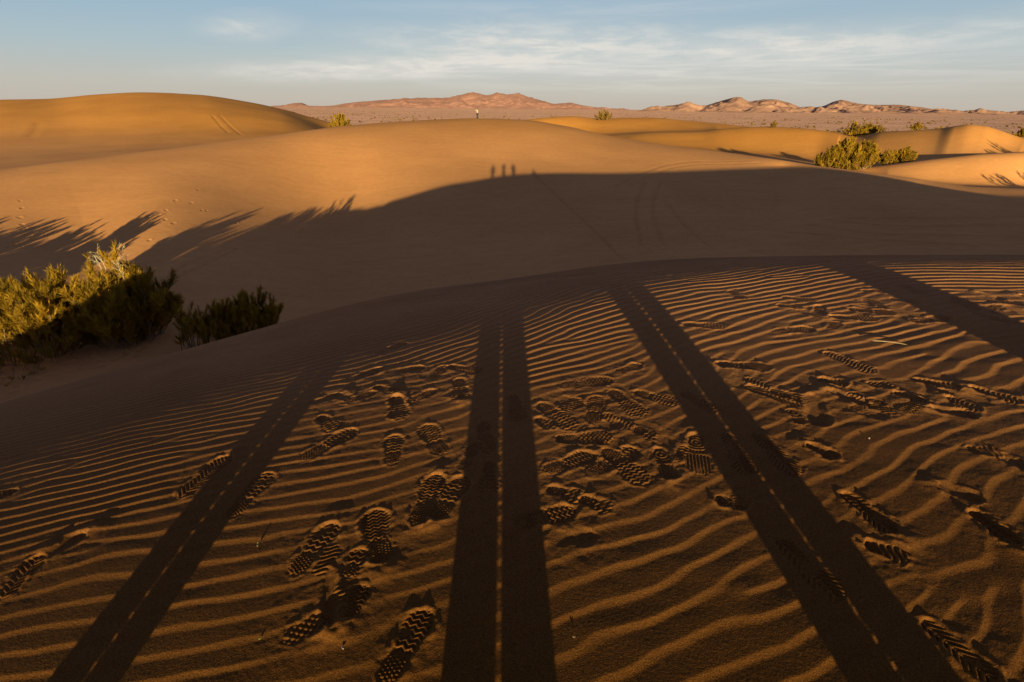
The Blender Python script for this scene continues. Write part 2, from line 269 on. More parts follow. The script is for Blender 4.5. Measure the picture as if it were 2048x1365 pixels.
def far_field(x, y):
    """valley, the long middle dune and the dunes behind it, profile by profile along each bearing"""
    yy = np.maximum(y, 6.0)
    u = np.clip(x/yy, -2.2, 2.2)
    ya, za = TB['A'][0](u), TB['A'][1](u)
    ye, ze = TB['EDGE'][0](u), TB['EDGE'][1](u)
    y4, z4 = TB['R4'][0](u), TB['R4'][1](u)
    y2t, z2t = TB['R2'][0](u), TB['R2'][1](u)
    y3t, z3t = TB['R3'][0](u), TB['R3'][1](u)
    # second ridge only exists on the right; elsewhere it melts into the trough
    w2 = smooth(.55, .63, u)
    w3 = smooth(.06, .17, u)
    wl = smooth(-.25, -.42, u)               # where the big left dune rises
    zlow = -6.0+0*u
    base = za-1.6
    y2 = np.where(w2 > 0, y2t*w2+(ya+12)*(1-w2), ya+12)
    zt = np.minimum(za-1.3, -3.2)
    z2 = w2*z2t+(1-w2)*(zt*(1-wl)+(za*.4-5.2*.6)*wl)
    y1 = (ya*.45+y2*.55)
    z1 = np.minimum(za, z2)-.55*(1-wl)-.35*w2
    z1 = np.where(u > .5, np.minimum(z1, za-.7*smooth(.5, .6, u)-.2), z1)
    y3b = y2+(y4-y2)*.5
    y3 = w3*y3t+(1-w3)*y3b
    z3b = (1-wl)*(-5.6)+wl*(z2*.48+z4*.52)
    z3 = w3*z3t+(1-w3)*z3b
    yt2 = (y2+y3)*.5-6*w2
    zt2 = np.minimum(z2, z3)-(.7*w3)-.2*(1-wl)
    zt2 = np.where(w2 > .5, zt2-.9, zt2)
    zt2 = (1-wl)*zt2+wl*(z2*.75+z3*.25)
    yt3 = (y3+y4)*.5
    zt3 = (1-wl)*(np.minimum(z3, z4)-1.0)+wl*(z3*.42+z4*.58+.25)
    ks = [np.full_like(u, 6.0), V_Y(u), ye, ya, y1, y2, yt2, y3, yt3, y4, y4+38, y4+75, np.full_like(u, 420.)]
    zs = [V_Z(u)-.1, V_Z(u), ze, za, z1, z2, zt2, z3, zt3, z4, np.minimum(z4-3, -8.2), np.full_like(u, -9.0), np.full_like(u, -9.0)]
    K = len(ks)
    ks = np.array(ks); zs = np.array(zs)
    for i in range(1, K):
        ks[i] = np.maximum(ks[i], ks[i-1]+1.5)
    h = np.diff(ks, axis=0); d = np.diff(zs, axis=0)/h
    m = np.zeros_like(ks)
    w1 = 2*h[1:]+h[:-1]; w2_ = h[1:]+2*h[:-1]
    ok = d[:-1]*d[1:] > 0
    dd0 = np.where(ok, d[:-1], 1); dd1 = np.where(ok, d[1:], 1)
    m[1:-1] = np.where(ok, (w1+w2_)/(w1/dd0+w2_/dd1), 0)
    z = np.full_like(u, -9.0)
    for i in range(K-1):
        sel = (yy >= ks[i]) & (yy < ks[i+1])
        if not sel.any(): continue
        H = h[i][sel]; t = (yy[sel]-ks[i][sel])/H
        z[sel] = ((1+2*t)*(1-t)**2*zs[i][sel]+t*(1-t)**2*H*m[i][sel]
                  + t*t*(3-2*t)*zs[i+1][sel]+t*t*(t-1)*H*m[i+1][sel])
    amp = smooth(14, 40, yy)
    z = z+amp*(.22*vnoise(x/17., y/23., 5)+.07*vnoise(x/5., y/7., 6))
    return z

def ground(x, y):
    x = np.asarray(x, float); y = np.asarray(y, float)
    a = near_dune(x, y); b = far_field(x, y)
    k = .35
    w = np.clip(.5+.5*(a-b)/k, 0, 1)
    return b*(1-w)+a*w+k*w*(1-w)

def gz(x, y):
    return float(ground(np.array([float(x)]), np.array([float(y)]))[0])

# ------------------------------------------------------------------ sand detail close to the camera
def spline_surface(x, y):
    """tensor cubic B-spline over the grid PHX x PHY (ripple phase in radians)"""
    (x0, dx, nx), (y0, dy, ny) = PHX, PHY
    c = np.asarray(PH).reshape(nx, ny)
    a = np.clip((x-x0)/dx, 0, nx-3.0001); b = np.clip((y-y0)/dy, 0, ny-3.0001)
    i = a.astype(int); j = b.astype(int); a = a-i; b = b-j
    def w(t): return ((1-t)**3/6, (3*t**3-6*t*t+4)/6, (-3*t**3+3*t*t+3*t+1)/6, t**3/6)
    wa, wb = w(a), w(b)
    s = 0
    for p in range(4):
        for q in range(4):
            s = s+wa[p]*wb[q]*c[i+p, j+q]
    return s

def ripple_phase(x, y):
    wx = x+.10*fbm(x*.9, y*.9, 21, 2); wy = y+.05*fbm(x*1.2+4, y*1.5, 22, 2)
    p = spline_surface(wx, wy)+70*np.maximum(y-7.2, 0)
    p = p+4.0*fbm(x*.9, y*1.7, 31, 3)+1.9*fbm(x*2.6, y*3.6, 35, 3)
    amp = np.ones_like(x)
    rg = random.Random(11)
    for q in range(60):
        vx = rg.uniform(-3.6, 4.2); vy = .8+4.8*rg.random()**1.4
        sep = rg.uniform(.3, 1.0); s = rg.choice((-1, 1))
        for (ax, ay, sg) in ((vx, vy, s), (vx+sep, vy+rg.uniform(-.1, .3), -s)):
            dx, dy = x-ax, y-ay
            p = p+sg*np.arctan2(dy, dx)
            amp = amp*(1-np.exp(-(dx*dx+dy*dy)/(.035**2)))
    return p, amp

_t = np.linspace(0, 1, 400, endpoint=False)
# steep concave slip face towards the low sun, sharp brink, long gentle back
_h = np.where(_t < .26, (_t/.26)**1.5, 1-((_t-.26)/.74)**1.12)
_k = np.exp(-.5*((np.arange(400)-200)/11.)**2); _k /= _k.sum()
RIP = np.real(np.fft.ifft(np.fft.fft(_h)*np.fft.fft(np.fft.ifftshift(_k))))
RIP = (RIP-RIP.mean())/(RIP.max()-RIP.min())*2

def ripple_profile(ph):
    f = (ph/(2*np.pi)) % 1.0*400
    i = f.astype(int) % 400; t = f-np.floor(f)
    return RIP[i]*(1-t)+RIP[(i+1) % 400]*t

def sole_sd(t, v, hw0):
    """signed distance-like value to a shoe-sole outline; t runs -1 heel .. 1 toe, v metres"""
    prof = np.interp(t, [-1, -.9, -.7, -.45, -.1, .2, .5, .75, .9, 1.0],
                     [.30, .58, .74, .72, .66, .86, 1.0, .90, .66, .28])
    return np.abs(v)-prof*hw0

def tri(x):
    return np.abs((x % 1.0)-.5)*4-1

_rg = random.Random(21)
TRAMPLE = []
for (xa, xb, ya, yb, n_) in ((.15, 1.0, 1.95, 2.85, 12), (1.35, 2.75, 2.35, 2.95, 9), (-1.1, -.3, 2.5, 3.3, 5), (-.85, -.45, 1.25, 1.75, 4), (2.4, 3.4, 3.6, 4.3, 6), (3.6, 4.4, 3.4, 4.2, 8)):
    for _ in range(n_):
        cx_, cy_, a_ = _rg.uniform(xa, xb), _rg.uniform(ya, yb), _rg.uniform(-1.2, 1.2)+(math.pi if _rg.random() < .5 else 0)
        l_ = _rg.uniform(.07, .14)
        TRAMPLE.append((cx_-math.sin(a_)*l_, cy_-math.cos(a_)*l_, cx_+math.sin(a_)*l_, cy_+math.cos(a_)*l_, _rg.choice('WPPPLP'), _rg.uniform(.4, .8)))
PRINTS = TRAMPLE+PRINTS

def stamp(x, y, z, zb):
    """press every shoe print into the sand heights z (zb = sand without ripples)"""
    rg = random.Random(5)
    for (hx, hy, tx, ty, kind, dep) in PRINTS:
        L = math.hypot(tx-hx, ty-hy)
        if kind == 'S':
            hw = .027
        else:
            L0 = L
            L = min(max(L, .14), .34)
            hw = .057*min(1.1, max(.8, L/.28))
        cx, cy = (hx+tx)/2, (hy+ty)/2
        ux, uy = (tx-hx), (ty-hy); n = math.hypot(ux, uy); ux /= n; uy /= n
        near = np.nonzero((np.abs(x-cx) < L*.5+.12) & (np.abs(y-cy) < L*.5+.12))[0]
        if len(near) == 0: continue
        X, Y = x[near], y[near]
        u = (X-cx)*ux+(Y-cy)*uy; v = -(X-cx)*uy+(Y-cy)*ux
        wob = .008*vnoise(X*30, Y*30, 51)+.010*vnoise(X*12, Y*12, 52)
        t = np.clip(u/(L/2), -1, 1)
        sd = sole_sd(t, v, hw)
        over = np.maximum(np.abs(u)-L/2, 0)
        sd = np.where(over > 0, np.maximum(sd, 0)+over, sd)+wob*.7
        pres = .85+.3*vnoise(X*9, Y*9, 60+int(hx*10))   # uneven pressure
        vs = v*rg.choice((-1, 1))
        if kind == 'P' or kind == 'S':
            m = smooth(.02, -.03, sd)
            d = (.0085 if kind == 'P' else .0055)*dep
            new = zb[near]-d*(.55+.45*np.clip(u/(L/2), -1, 1))*(1 if kind == 'P' else 1)+.3*(z[near]-zb[near])
            rim = .0016*dep**.6
        else:
            m = smooth(.006, -.011, sd)
            per = rg.choice((.021, .024, .027))
            zig = .0065*tri(v/.034+.2)
            if kind == 'W':
                tr = np.sin(2*np.pi*(u+zig)/per)
                hl = np.minimum(tri(u/.03), 1)*tri(v/.026+.5*np.floor(u/.015))
                tr = np.where(u < -.18*L, np.clip(1.5*hl, -1, 1), tr)
                tr = np.where(np.abs(t+.28) < .07, -.2, tr)
            elif kind == 'B':
                tr = np.clip(2.2*tri(u/.030)*tri(v/.030), -1, 1)
            elif kind == 'H':
                tr = np.sin(2*np.pi*(u+.9*np.abs(v+.008)*(-1))/.024)
                tr = np.where(np.abs(v+.008) < .004, 1, tr)
            elif kind == 'L':
                tr = np.sin(2*np.pi*(u*.94+v*.35+.003*np.sin(v*90))/.022)
            else:
                tr = np.sin(2*np.pi*v/.016)*.7
                r_ = np.hypot(u+.28*L, v)
                tr = np.where(u < -.05*L, np.sin(2*np.pi*r_/.021), tr)
                tr = np.where(np.abs(u-.02*L) < .006, 1.0, tr)
            tr = np.clip(tr*1.5, -1, 1)
            er = smooth(-.25, .2, vnoise(X*14, Y*14, 77+int(hy*10))+.12)
            d = .0026*dep+.0045*max(dep-1.5, 0)
            tilt = .0040*dep**.6*np.clip(u/(L/2), -1, 1)*(1 if ty > hy else -1)
            new = zb[near]-d*pres-tilt+.0035*tr*(.25+.75*er)+.22*(z[near]-zb[near])
            rim = .0026*dep**.7
        z[near] = z[near]*(1-m)+new*m
        rr = np.where(sd > 0, np.exp(-((sd-.013)/.012)**2), 0)
        z[near] += rim*rr*np.clip(.6+2.6*vnoise(X*13, Y*13, 90)+1.6*vnoise(X*40, Y*40, 92), 0, 1.8)
        if dep > 1.35:                                      # heap pushed up beyond the toe or the side
            sx = rg.choice((-1, 1))
            ax_, ay_ = cx+ux*(L*.5+.03)*sx, cy+uy*(L*.5+.03)*sx
            g = np.exp(-(((X-ax_)/.055)**2+((Y-ay_)/.045)**2))
            z[near] += .0075*dep**.5*g*(1-m)*(.8+vnoise(X*25, Y*25, 91))
    return z

def near_heights(x, y):
    zb = ground(x, y)
    e = .02
    sl = -(near_dune(x, y+e)-near_dune(x, y-e))/(2*e)
    ph, am = ripple_phase(x, y)
    A = (.0022+.0003*np.clip(x, -.6, 3)+.0010*smooth(2.4, 4.6, y))*am*(.97+.6*vnoise(x*1.1, y*1.3, 41)+.5*vnoise(x*3.3, y*4, 42))
    A = A*(1-.35*smooth(.25, .50, sl))
    prof = ripple_profile(ph)
    # trampled ground is churned flatter
    tr = np.zeros_like(x)
    for (hx, hy, tx, ty, kind, dep) in PRINTS:
        cx, cy = (hx+tx)/2, (hy+ty)/2
        s = (np.abs(x-cx) < .5) & (np.abs(y-cy) < .5)
        tr[s] = np.maximum(tr[s], np.exp(-(((x[s]-cx)**2+(y[s]-cy)**2)/.028)))
    z = zb+A*prof*(1-.55*tr)
    z += tr*(.0050*fbm(x*8, y*8, 45, 3)+.0022*fbm(x*26, y*26, 48, 2))
    z += .0016*fbm(x*3.2, y*3.2, 46, 3)
    z += .00035*vnoise(x*90, y*90, 47)*smooth(4.5, 2, y)
    return stamp(x, y, z, zb)

# ------------------------------------------------------------------ materials
def new_mat(name):
    m = bpy.data.materials.new(name); m.use_nodes = True
    nt = m.node_tree
    b = nt.nodes['Principled BSDF']
    return m, nt, b

def N(nt, t, **kw):
    n = nt.nodes.new(t)
    for k, v in kw.items():
        setattr(n, k, v)
    return n

def sand_material(name, colA, colB, near=False):
    m, nt, b = new_mat(name)
    L = nt.links.new
    geo = N(nt, 'ShaderNodeNewGeometry')
    n1 = N(nt, 'ShaderNodeTexNoise'); n1.inputs['Scale'].default_value = .09 if not near else .8
    n1.inputs['Detail'].default_value = 5
    L(geo.outputs['Position'], n1.inputs['Vector'])
    mix = N(nt, 'ShaderNodeMix', data_type='RGBA')
    mix.inputs['A'].default_value = (*colA, 1); mix.inputs['B'].default_value = (*colB, 1)
    rm = N(nt, 'ShaderNodeMapRange'); rm.inputs[1].default_value = .35; rm.inputs[2].default_value = .65
    L(n1.outputs['Fac'], rm.inputs[0]); L(rm.outputs[0], mix.inputs['Factor'])
    col = mix.outputs['Result']
    b.inputs['Roughness'].default_value = .95
    b.inputs['Specular IOR Level'].default_value = .08
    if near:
        # vignette darkening painted into the sand colour, strongest near the camera
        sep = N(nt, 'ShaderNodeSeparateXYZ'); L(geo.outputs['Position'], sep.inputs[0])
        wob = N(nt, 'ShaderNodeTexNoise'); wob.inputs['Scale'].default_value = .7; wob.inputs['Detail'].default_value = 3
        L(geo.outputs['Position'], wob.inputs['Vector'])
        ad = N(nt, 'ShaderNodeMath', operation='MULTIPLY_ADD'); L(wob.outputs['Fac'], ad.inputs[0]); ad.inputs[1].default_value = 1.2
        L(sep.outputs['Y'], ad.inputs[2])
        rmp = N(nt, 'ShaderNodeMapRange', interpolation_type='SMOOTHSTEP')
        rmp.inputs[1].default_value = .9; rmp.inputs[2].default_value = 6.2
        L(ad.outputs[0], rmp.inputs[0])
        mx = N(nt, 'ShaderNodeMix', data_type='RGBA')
        mx.inputs['B'].default_value = (1, 1, 1, 1); mx.inputs['A'].default_value = NEAR_VIGNETTE
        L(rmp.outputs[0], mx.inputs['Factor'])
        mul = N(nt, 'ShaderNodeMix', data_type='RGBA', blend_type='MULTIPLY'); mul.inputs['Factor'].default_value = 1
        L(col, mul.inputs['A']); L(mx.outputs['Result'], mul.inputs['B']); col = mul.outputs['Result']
        # grains
        g = N(nt, 'ShaderNodeTexNoise'); g.inputs['Scale'].default_value = 210; g.inputs['Detail'].default_value = 2
        L(geo.outputs['Position'], g.inputs['Vector'])
        gr = N(nt, 'ShaderNodeMapRange'); gr.inputs[1].default_value = .3; gr.inputs[2].default_value = .7
        gr.inputs[3].default_value = .55; gr.inputs[4].default_value = 1.38
        L(g.outputs['Fac'], gr.inputs[0])
        mul2 = N(nt, 'ShaderNodeMix', data_type='RGBA', blend_type='MULTIPLY'); mul2.inputs['Factor'].default_value = 1
        L(col, mul2.inputs['A']); L(gr.outputs[0], mul2.inputs['B']); col = mul2.outputs['Result']
        bp = N(nt, 'ShaderNodeBump'); bp.inputs['Strength'].default_value = .55; bp.inputs['Distance'].default_value = .0022
        L(g.outputs['Fac'], bp.inputs['Height'])
        g2 = N(nt, 'ShaderNodeTexNoise'); g2.inputs['Scale'].default_value = 60; g2.inputs['Detail'].default_value = 3
        L(geo.outputs['Position'], g2.inputs['Vector'])
        bp2 = N(nt, 'ShaderNodeBump'); bp2.inputs['Strength'].default_value = .3; bp2.inputs['Distance'].default_value = .004
        L(g2.outputs['Fac'], bp2.inputs['Height']); L(bp.outputs[0], bp2.inputs['Normal'])
        L(bp2.outputs[0], b.inputs['Normal'])
    else:
        g = N(nt, 'ShaderNodeTexNoise'); g.inputs['Scale'].default_value = 1.6; g.inputs['Detail'].default_value = 8
        g.inputs['Roughness'].default_value = .7
        L(geo.outputs['Position'], g.inputs['Vector'])
        gr = N(nt, 'ShaderNodeMapRange'); gr.inputs[1].default_value = .3; gr.inputs[2].default_value = .7
        gr.inputs[3].default_value = .93; gr.inputs[4].default_value = 1.07
        L(g.outputs['Fac'], gr.inputs[0])
        mul2 = N(nt, 'ShaderNodeMix', data_type='RGBA', blend_type='MULTIPLY'); mul2.inputs['Factor'].default_value = 1
        L(col, mul2.inputs['A']); L(gr.outputs[0], mul2.inputs['B']); col = mul2.outputs['Result']
        # sand farther out is a deeper orange; trodden or driven sand is darker
        sep = N(nt, 'ShaderNodeSeparateXYZ'); L(geo.outputs['Position'], sep.inputs[0])
        rr = N(nt, 'ShaderNodeMapRange', interpolation_type='SMOOTHSTEP'); rr.inputs[1].default_value = 75; rr.inputs[2].default_value = 125
        L(sep.outputs['Y'], rr.inputs[0])
        m3 = N(nt, 'ShaderNodeMix', data_type='RGBA'); m3.inputs['A'].default_value = (1, 1, 1, 1); m3.inputs['B'].default_value = (.96, .89, .52, 1)
        L(rr.outputs[0], m3.inputs['Factor'])
        m4 = N(nt, 'ShaderNodeMix', data_type='RGBA', blend_type='MULTIPLY'); m4.inputs['Factor'].default_value = 1
        L(col, m4.inputs['A']); L(m3.outputs['Result'], m4.inputs['B'])
        at = N(nt, 'ShaderNodeAttribute', attribute_name='tone')
        m5 = N(nt, 'ShaderNodeMix', data_type='RGBA'); m5.inputs['A'].default_value = (1, 1, 1, 1); m5.inputs['B'].default_value = (.93, .925, .92, 1)
        L(at.outputs['Fac'], m5.inputs['Factor'])
        m6 = N(nt, 'ShaderNodeMix', data_type='RGBA', blend_type='MULTIPLY'); m6.inputs['Factor'].default_value = 1
        L(m4.outputs['Result'], m6.inputs['A']); L(m5.outputs['Result'], m6.inputs['B']); col = m6.outputs['Result']
        # long faint wind streaks of coarser grain
        mp = N(nt, 'ShaderNodeMapping'); mp.inputs['Scale'].default_value = (.25, 1.1, 1); mp.inputs['Rotation'].default_value = (0, 0, .35)
        L(geo.outputs['Position'], mp.inputs['Vector'])
        sn = N(nt, 'ShaderNodeTexNoise'); sn.inputs['Scale'].default_value = 1.0; sn.inputs['Detail'].default_value = 6; sn.inputs['Roughness'].default_value = .65
        L(mp.outputs[0], sn.inputs['Vector'])
        sr = N(nt, 'ShaderNodeMapRange'); sr.inputs[1].default_value = .3; sr.inputs[2].default_value = .7; sr.inputs[3].default_value = .945; sr.inputs[4].default_value = 1.05
        L(sn.outputs['Fac'], sr.inputs[0])
        m7 = N(nt, 'ShaderNodeMix', data_type='RGBA', blend_type='MULTIPLY'); m7.inputs['Factor'].default_value = 1
        L(col, m7.inputs['A']); L(sr.outputs[0], m7.inputs['B']); col = m7.outputs['Result']
        bp = N(nt, 'ShaderNodeBump'); bp.inputs['Strength'].default_value = .16; bp.inputs['Distance'].default_value = .06
        L(g.outputs['Fac'], bp.inputs['Height']); L(bp.outputs[0], b.inputs['Normal'])
    L(col, b.inputs['Base Color'])
    return m

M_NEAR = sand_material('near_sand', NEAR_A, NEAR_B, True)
M_SAND = sand_material('dune_sand', FAR_A, FAR_B)

def rock_material(name, c1, c2, c3, scale):
    m, nt, b = new_mat(name); L = nt.links.new
    geo = N(nt, 'ShaderNodeNewGeometry')
    n1 = N(nt, 'ShaderNodeTexNoise'); n1.inputs['Scale'].default_value = scale; n1.inputs['Detail'].default_value = 7
    L(geo.outputs['Position'], n1.inputs['Vector'])
    cr = N(nt, 'ShaderNodeValToRGB')
    cr.color_ramp.elements[0].position = .33; cr.color_ramp.elements[0].color = (*c1, 1)
    cr.color_ramp.elements[1].position = .68; cr.color_ramp.elements[1].color = (*c3, 1)
    e = cr.color_ramp.elements.new(.5); e.color = (*c2, 1)
    L(n1.outputs['Fac'], cr.inputs[0]); L(cr.outputs[0], b.inputs['Base Color'])
    bp = N(nt, 'ShaderNodeBump'); bp.inputs['Strength'].default_value = .35; bp.inputs['Distance'].default_value = .03/scale; b.inputs['Diffuse Roughness'].default_value = .15
    L(n1.outputs['Fac'], bp.inputs['Height']); L(bp.outputs[0], b.inputs['Normal'])
    b.inputs['Roughness'].default_value = .95; b.inputs['Specular IOR Level'].default_value = .05
    return m

M_PLAIN = rock_material('plain_gravel', *PLAIN_COLS, .02)
_b = [n for n in M_PLAIN.node_tree.nodes if n.type == 'BUMP'][0]
_n = N(M_PLAIN.node_tree, 'ShaderNodeTexNoise'); _n.inputs['Scale'].default_value = .35; _n.inputs['Detail'].default_value = 4
M_PLAIN.node_tree.links.new([n for n in M_PLAIN.node_tree.nodes if n.type == 'NEW_GEOMETRY'][0].outputs['Position'], _n.inputs['Vector'])
M_PLAIN.node_tree.links.new(_n.outputs['Fac'], _b.inputs['Height'])
[n for n in M_PLAIN.node_tree.nodes if n.type == 'BSDF_PRINCIPLED'][0].inputs['Diffuse Roughness'].default_value = PLAIN_ROUGH
_b.inputs['Strength'].default_value = .6; _b.inputs['Distance'].default_value = 1.0
M_ROCK1 = rock_material('far_rock', *ROCK1_COLS, .0035)
M_ROCK2 = rock_material('near_rock', *ROCK2_COLS, .008)

def leaf_material(name, dark, light, trans=.35):
    m, nt, b = new_mat(name); L = nt.links.new
    at = N(nt, 'ShaderNodeAttribute', attribute_name='tone')
    mix = N(nt, 'ShaderNodeMix', data_type='RGBA')
    mix.inputs['A'].default_value = (*dark, 1); mix.inputs['B'].default_value = (*light, 1)
    L(at.outputs['Fac'], mix.inputs['Factor'])
    tr = N(nt, 'ShaderNodeBsdfTranslucent'); ms = N(nt, 'ShaderNodeMixShader'); ms.inputs[0].default_value = trans
    L(mix.outputs['Result'], b.inputs['Base Color']); L(mix.outputs['Result'], tr.inputs['Color'])
    b.inputs['Roughness'].default_value = .8; b.inputs['Specular IOR Level'].default_value = .1
    out = nt.nodes['Material Output']
    L(b.outputs[0], ms.inputs[1]); L(tr.outputs[0], ms.inputs[2]); L(ms.outputs[0], out.inputs['Surface'])
    return m

def plain_mat(name, col, rough=.8, scale=40, var=.25, spec=.2):
    m, nt, b = new_mat(name); L = nt.links.new
    tc = N(nt, 'ShaderNodeTexCoord')
    n1 = N(nt, 'ShaderNodeTexNoise'); n1.inputs['Scale'].default_value = scale; n1.inputs['Detail'].default_value = 3
    L(tc.outputs['Object'], n1.inputs['Vector'])
    mix = N(nt, 'ShaderNodeMix', data_type='RGBA')
    mix.inputs['A'].default_value = (*[c*(1-var) for c in col], 1); mix.inputs['B'].default_value = (*[min(1, c*(1+var)) for c in col], 1)
    L(n1.outputs['Fac'], mix.inputs['Factor']); L(mix.outputs['Result'], b.inputs['Base Color'])
    b.inputs['Roughness'].default_value = rough; b.inputs['Specular IOR Level'].default_value = spec
    return m

M_LEAF = leaf_material('tamarisk_foliage', LEAF_D, LEAF_L, .25)
M_LEAF2 = leaf_material('dry_foliage', (.13, .085, .02), (.36, .24, .05))
M_BARK = plain_mat('shrub_bark', (.27, .21, .15), .9, 12)
M_DEAD = plain_mat('bleached_wood', (.42, .37, .27), .85, 10)

# ------------------------------------------------------------------ sand surfaces
def build_near():
    ys = [.35]
    while ys[-1] < 12.3:
        ys.append(ys[-1]+min(.010, max(.0029, .0020*ys[-1]))*NEAR_STEP)
    ys = np.array(ys)
    uu = np.concatenate([np.linspace(-1.75, -1.22, int(150/NEAR_STEP))[:-1], np.linspace(-1.22, 1.28, int(1260/NEAR_STEP)), np.linspace(1.28, 1.75, int(130/NEAR_STEP))[1:]])
    X = (uu[None, :]*(ys[:, None]+.35)); Y = np.repeat(ys[:, None], len(uu), 1)
    x, y = X.ravel(), Y.ravel()
    z = near_heights(x, y)
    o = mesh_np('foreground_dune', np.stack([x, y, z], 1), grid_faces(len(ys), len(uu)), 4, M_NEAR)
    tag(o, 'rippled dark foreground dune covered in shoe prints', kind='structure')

def build_surround():
    xs = np.arange(-64, 64.1, .4); ys = np.concatenate([np.arange(-60, -6, 1.5), np.arange(-6, 12.2, .35)])
    X, Y = np.meshgrid(xs, ys); x, y = X.ravel(), Y.ravel()
    z = ground(x, y)
    inside = (np.abs(x) < 1.75*(y+.35)-.2) & (y > .5) & (y < 12.1)
    z = np.where(inside, z-.09, z)
    z = np.where(y > 11.5, z-.05, z)
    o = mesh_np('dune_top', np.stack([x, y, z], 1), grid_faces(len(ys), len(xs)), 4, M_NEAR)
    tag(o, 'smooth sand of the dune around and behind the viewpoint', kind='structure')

DENT_ROWS = [(-44.08, 46.73), (-42.45, 44.83), (-40.93, 42.77), (-39.4, 41.13), (-38.53, 40.3), (-36.93, 38.8), (-36.33, 38.24), (-37.4, 39.0), (-36.1, 39.1), (-36.5, 36.42), (-36.47, 36.98), (-35.7, 36.6), (-30.04, 42.7), (-29.7, 43.37), (-28.52, 42.55), (-27.7, 41.82), (-29.96, 44.68), (-30.71, 47.53), (-29.23, 47.61), (-30.79, 51.43), (-24.25, 44.86), (-27.44, 46.25), (-27.09, 37.84), (-6.72, 44.07), (-5.67, 46.26), (.97, 40.53), (16.88, 45.57), (13.87, 40.0),
    (-19.55, 18.87), (-19.19, 19.18), (-18.49, 19.08), (-18.17, 19.48), (-17.53, 19.18), (-17.34, 19.64), (-16.97, 19.87), (-16.81, 20.1), (-16.57, 20.55), (-16.08, 20.3), (-16.28, 19.8), (-16.87, 19.58), (-18.04, 20.15), (-18.59, 19.74), (-18.34, 15.99), (-18.41, 16.44), (-18.56, 17.03), (-18.54, 17.45), (-18.37, 17.81), (-18.05, 18.02), (-17.77, 18.43), (-17.09, 18.72)]
TRACKS = [([(2.47, 64.22), (4.75, 53.33), (6.51, 43.44), (7.58, 33.76)], .10, .05),
          ([(14.99, 60.62), (12.43, 52.52), (10.76, 45.24), (9.63, 37.63)], .22, .06), ([(16.72, 60.7), (14.04, 52.4), (12.29, 45.08), (11.22, 37.36)], .22, .06),
          ([(15.14, 52.4), (14.41, 43.13), (14.25, 35.58)], .2, .05),
          ([(11.16, 58.19), (16.38, 66.79), (20.81, 71.78), (25.41, 73.74), (32.15, 73.67)], .3, .022), ([(12.93, 58.84), (17.37, 65.75), (20.93, 69.8), (26.19, 72.0), (32.86, 72.11)], .3, .022),
          ([(-67.39, 124.64), (-61.7, 116.42), (-56.27, 108.73)], .28, .05), ([(-66.28, 125.72), (-59.74, 116.63), (-52.73, 106.61)], .28, .05), ([(-95.94, 111.76), (-90.26, 103.95), (-86.31, 97.9)], .7, .03),
          ([(-21.56, 29.96), (-21.79, 33.61), (-21.41, 37.41)], .12, .06), ([(-20.84, 29.28), (-20.81, 33.01), (-21.07, 38.2)], .12, .06),
          ([(24.07, 41.77), (28.48, 37.64), (36.56, 36.54)], .2, .06), ([(25.87, 42.92), (31.41, 39.24), (39.43, 39.8)], .2, .06), ([(27.88, 42.88), (34.72, 41.16), (41.35, 42.01)], .2, .06), ([(21.7, 40.11), (26.12, 36.75), (31.48, 34.55)], .2, .06)]

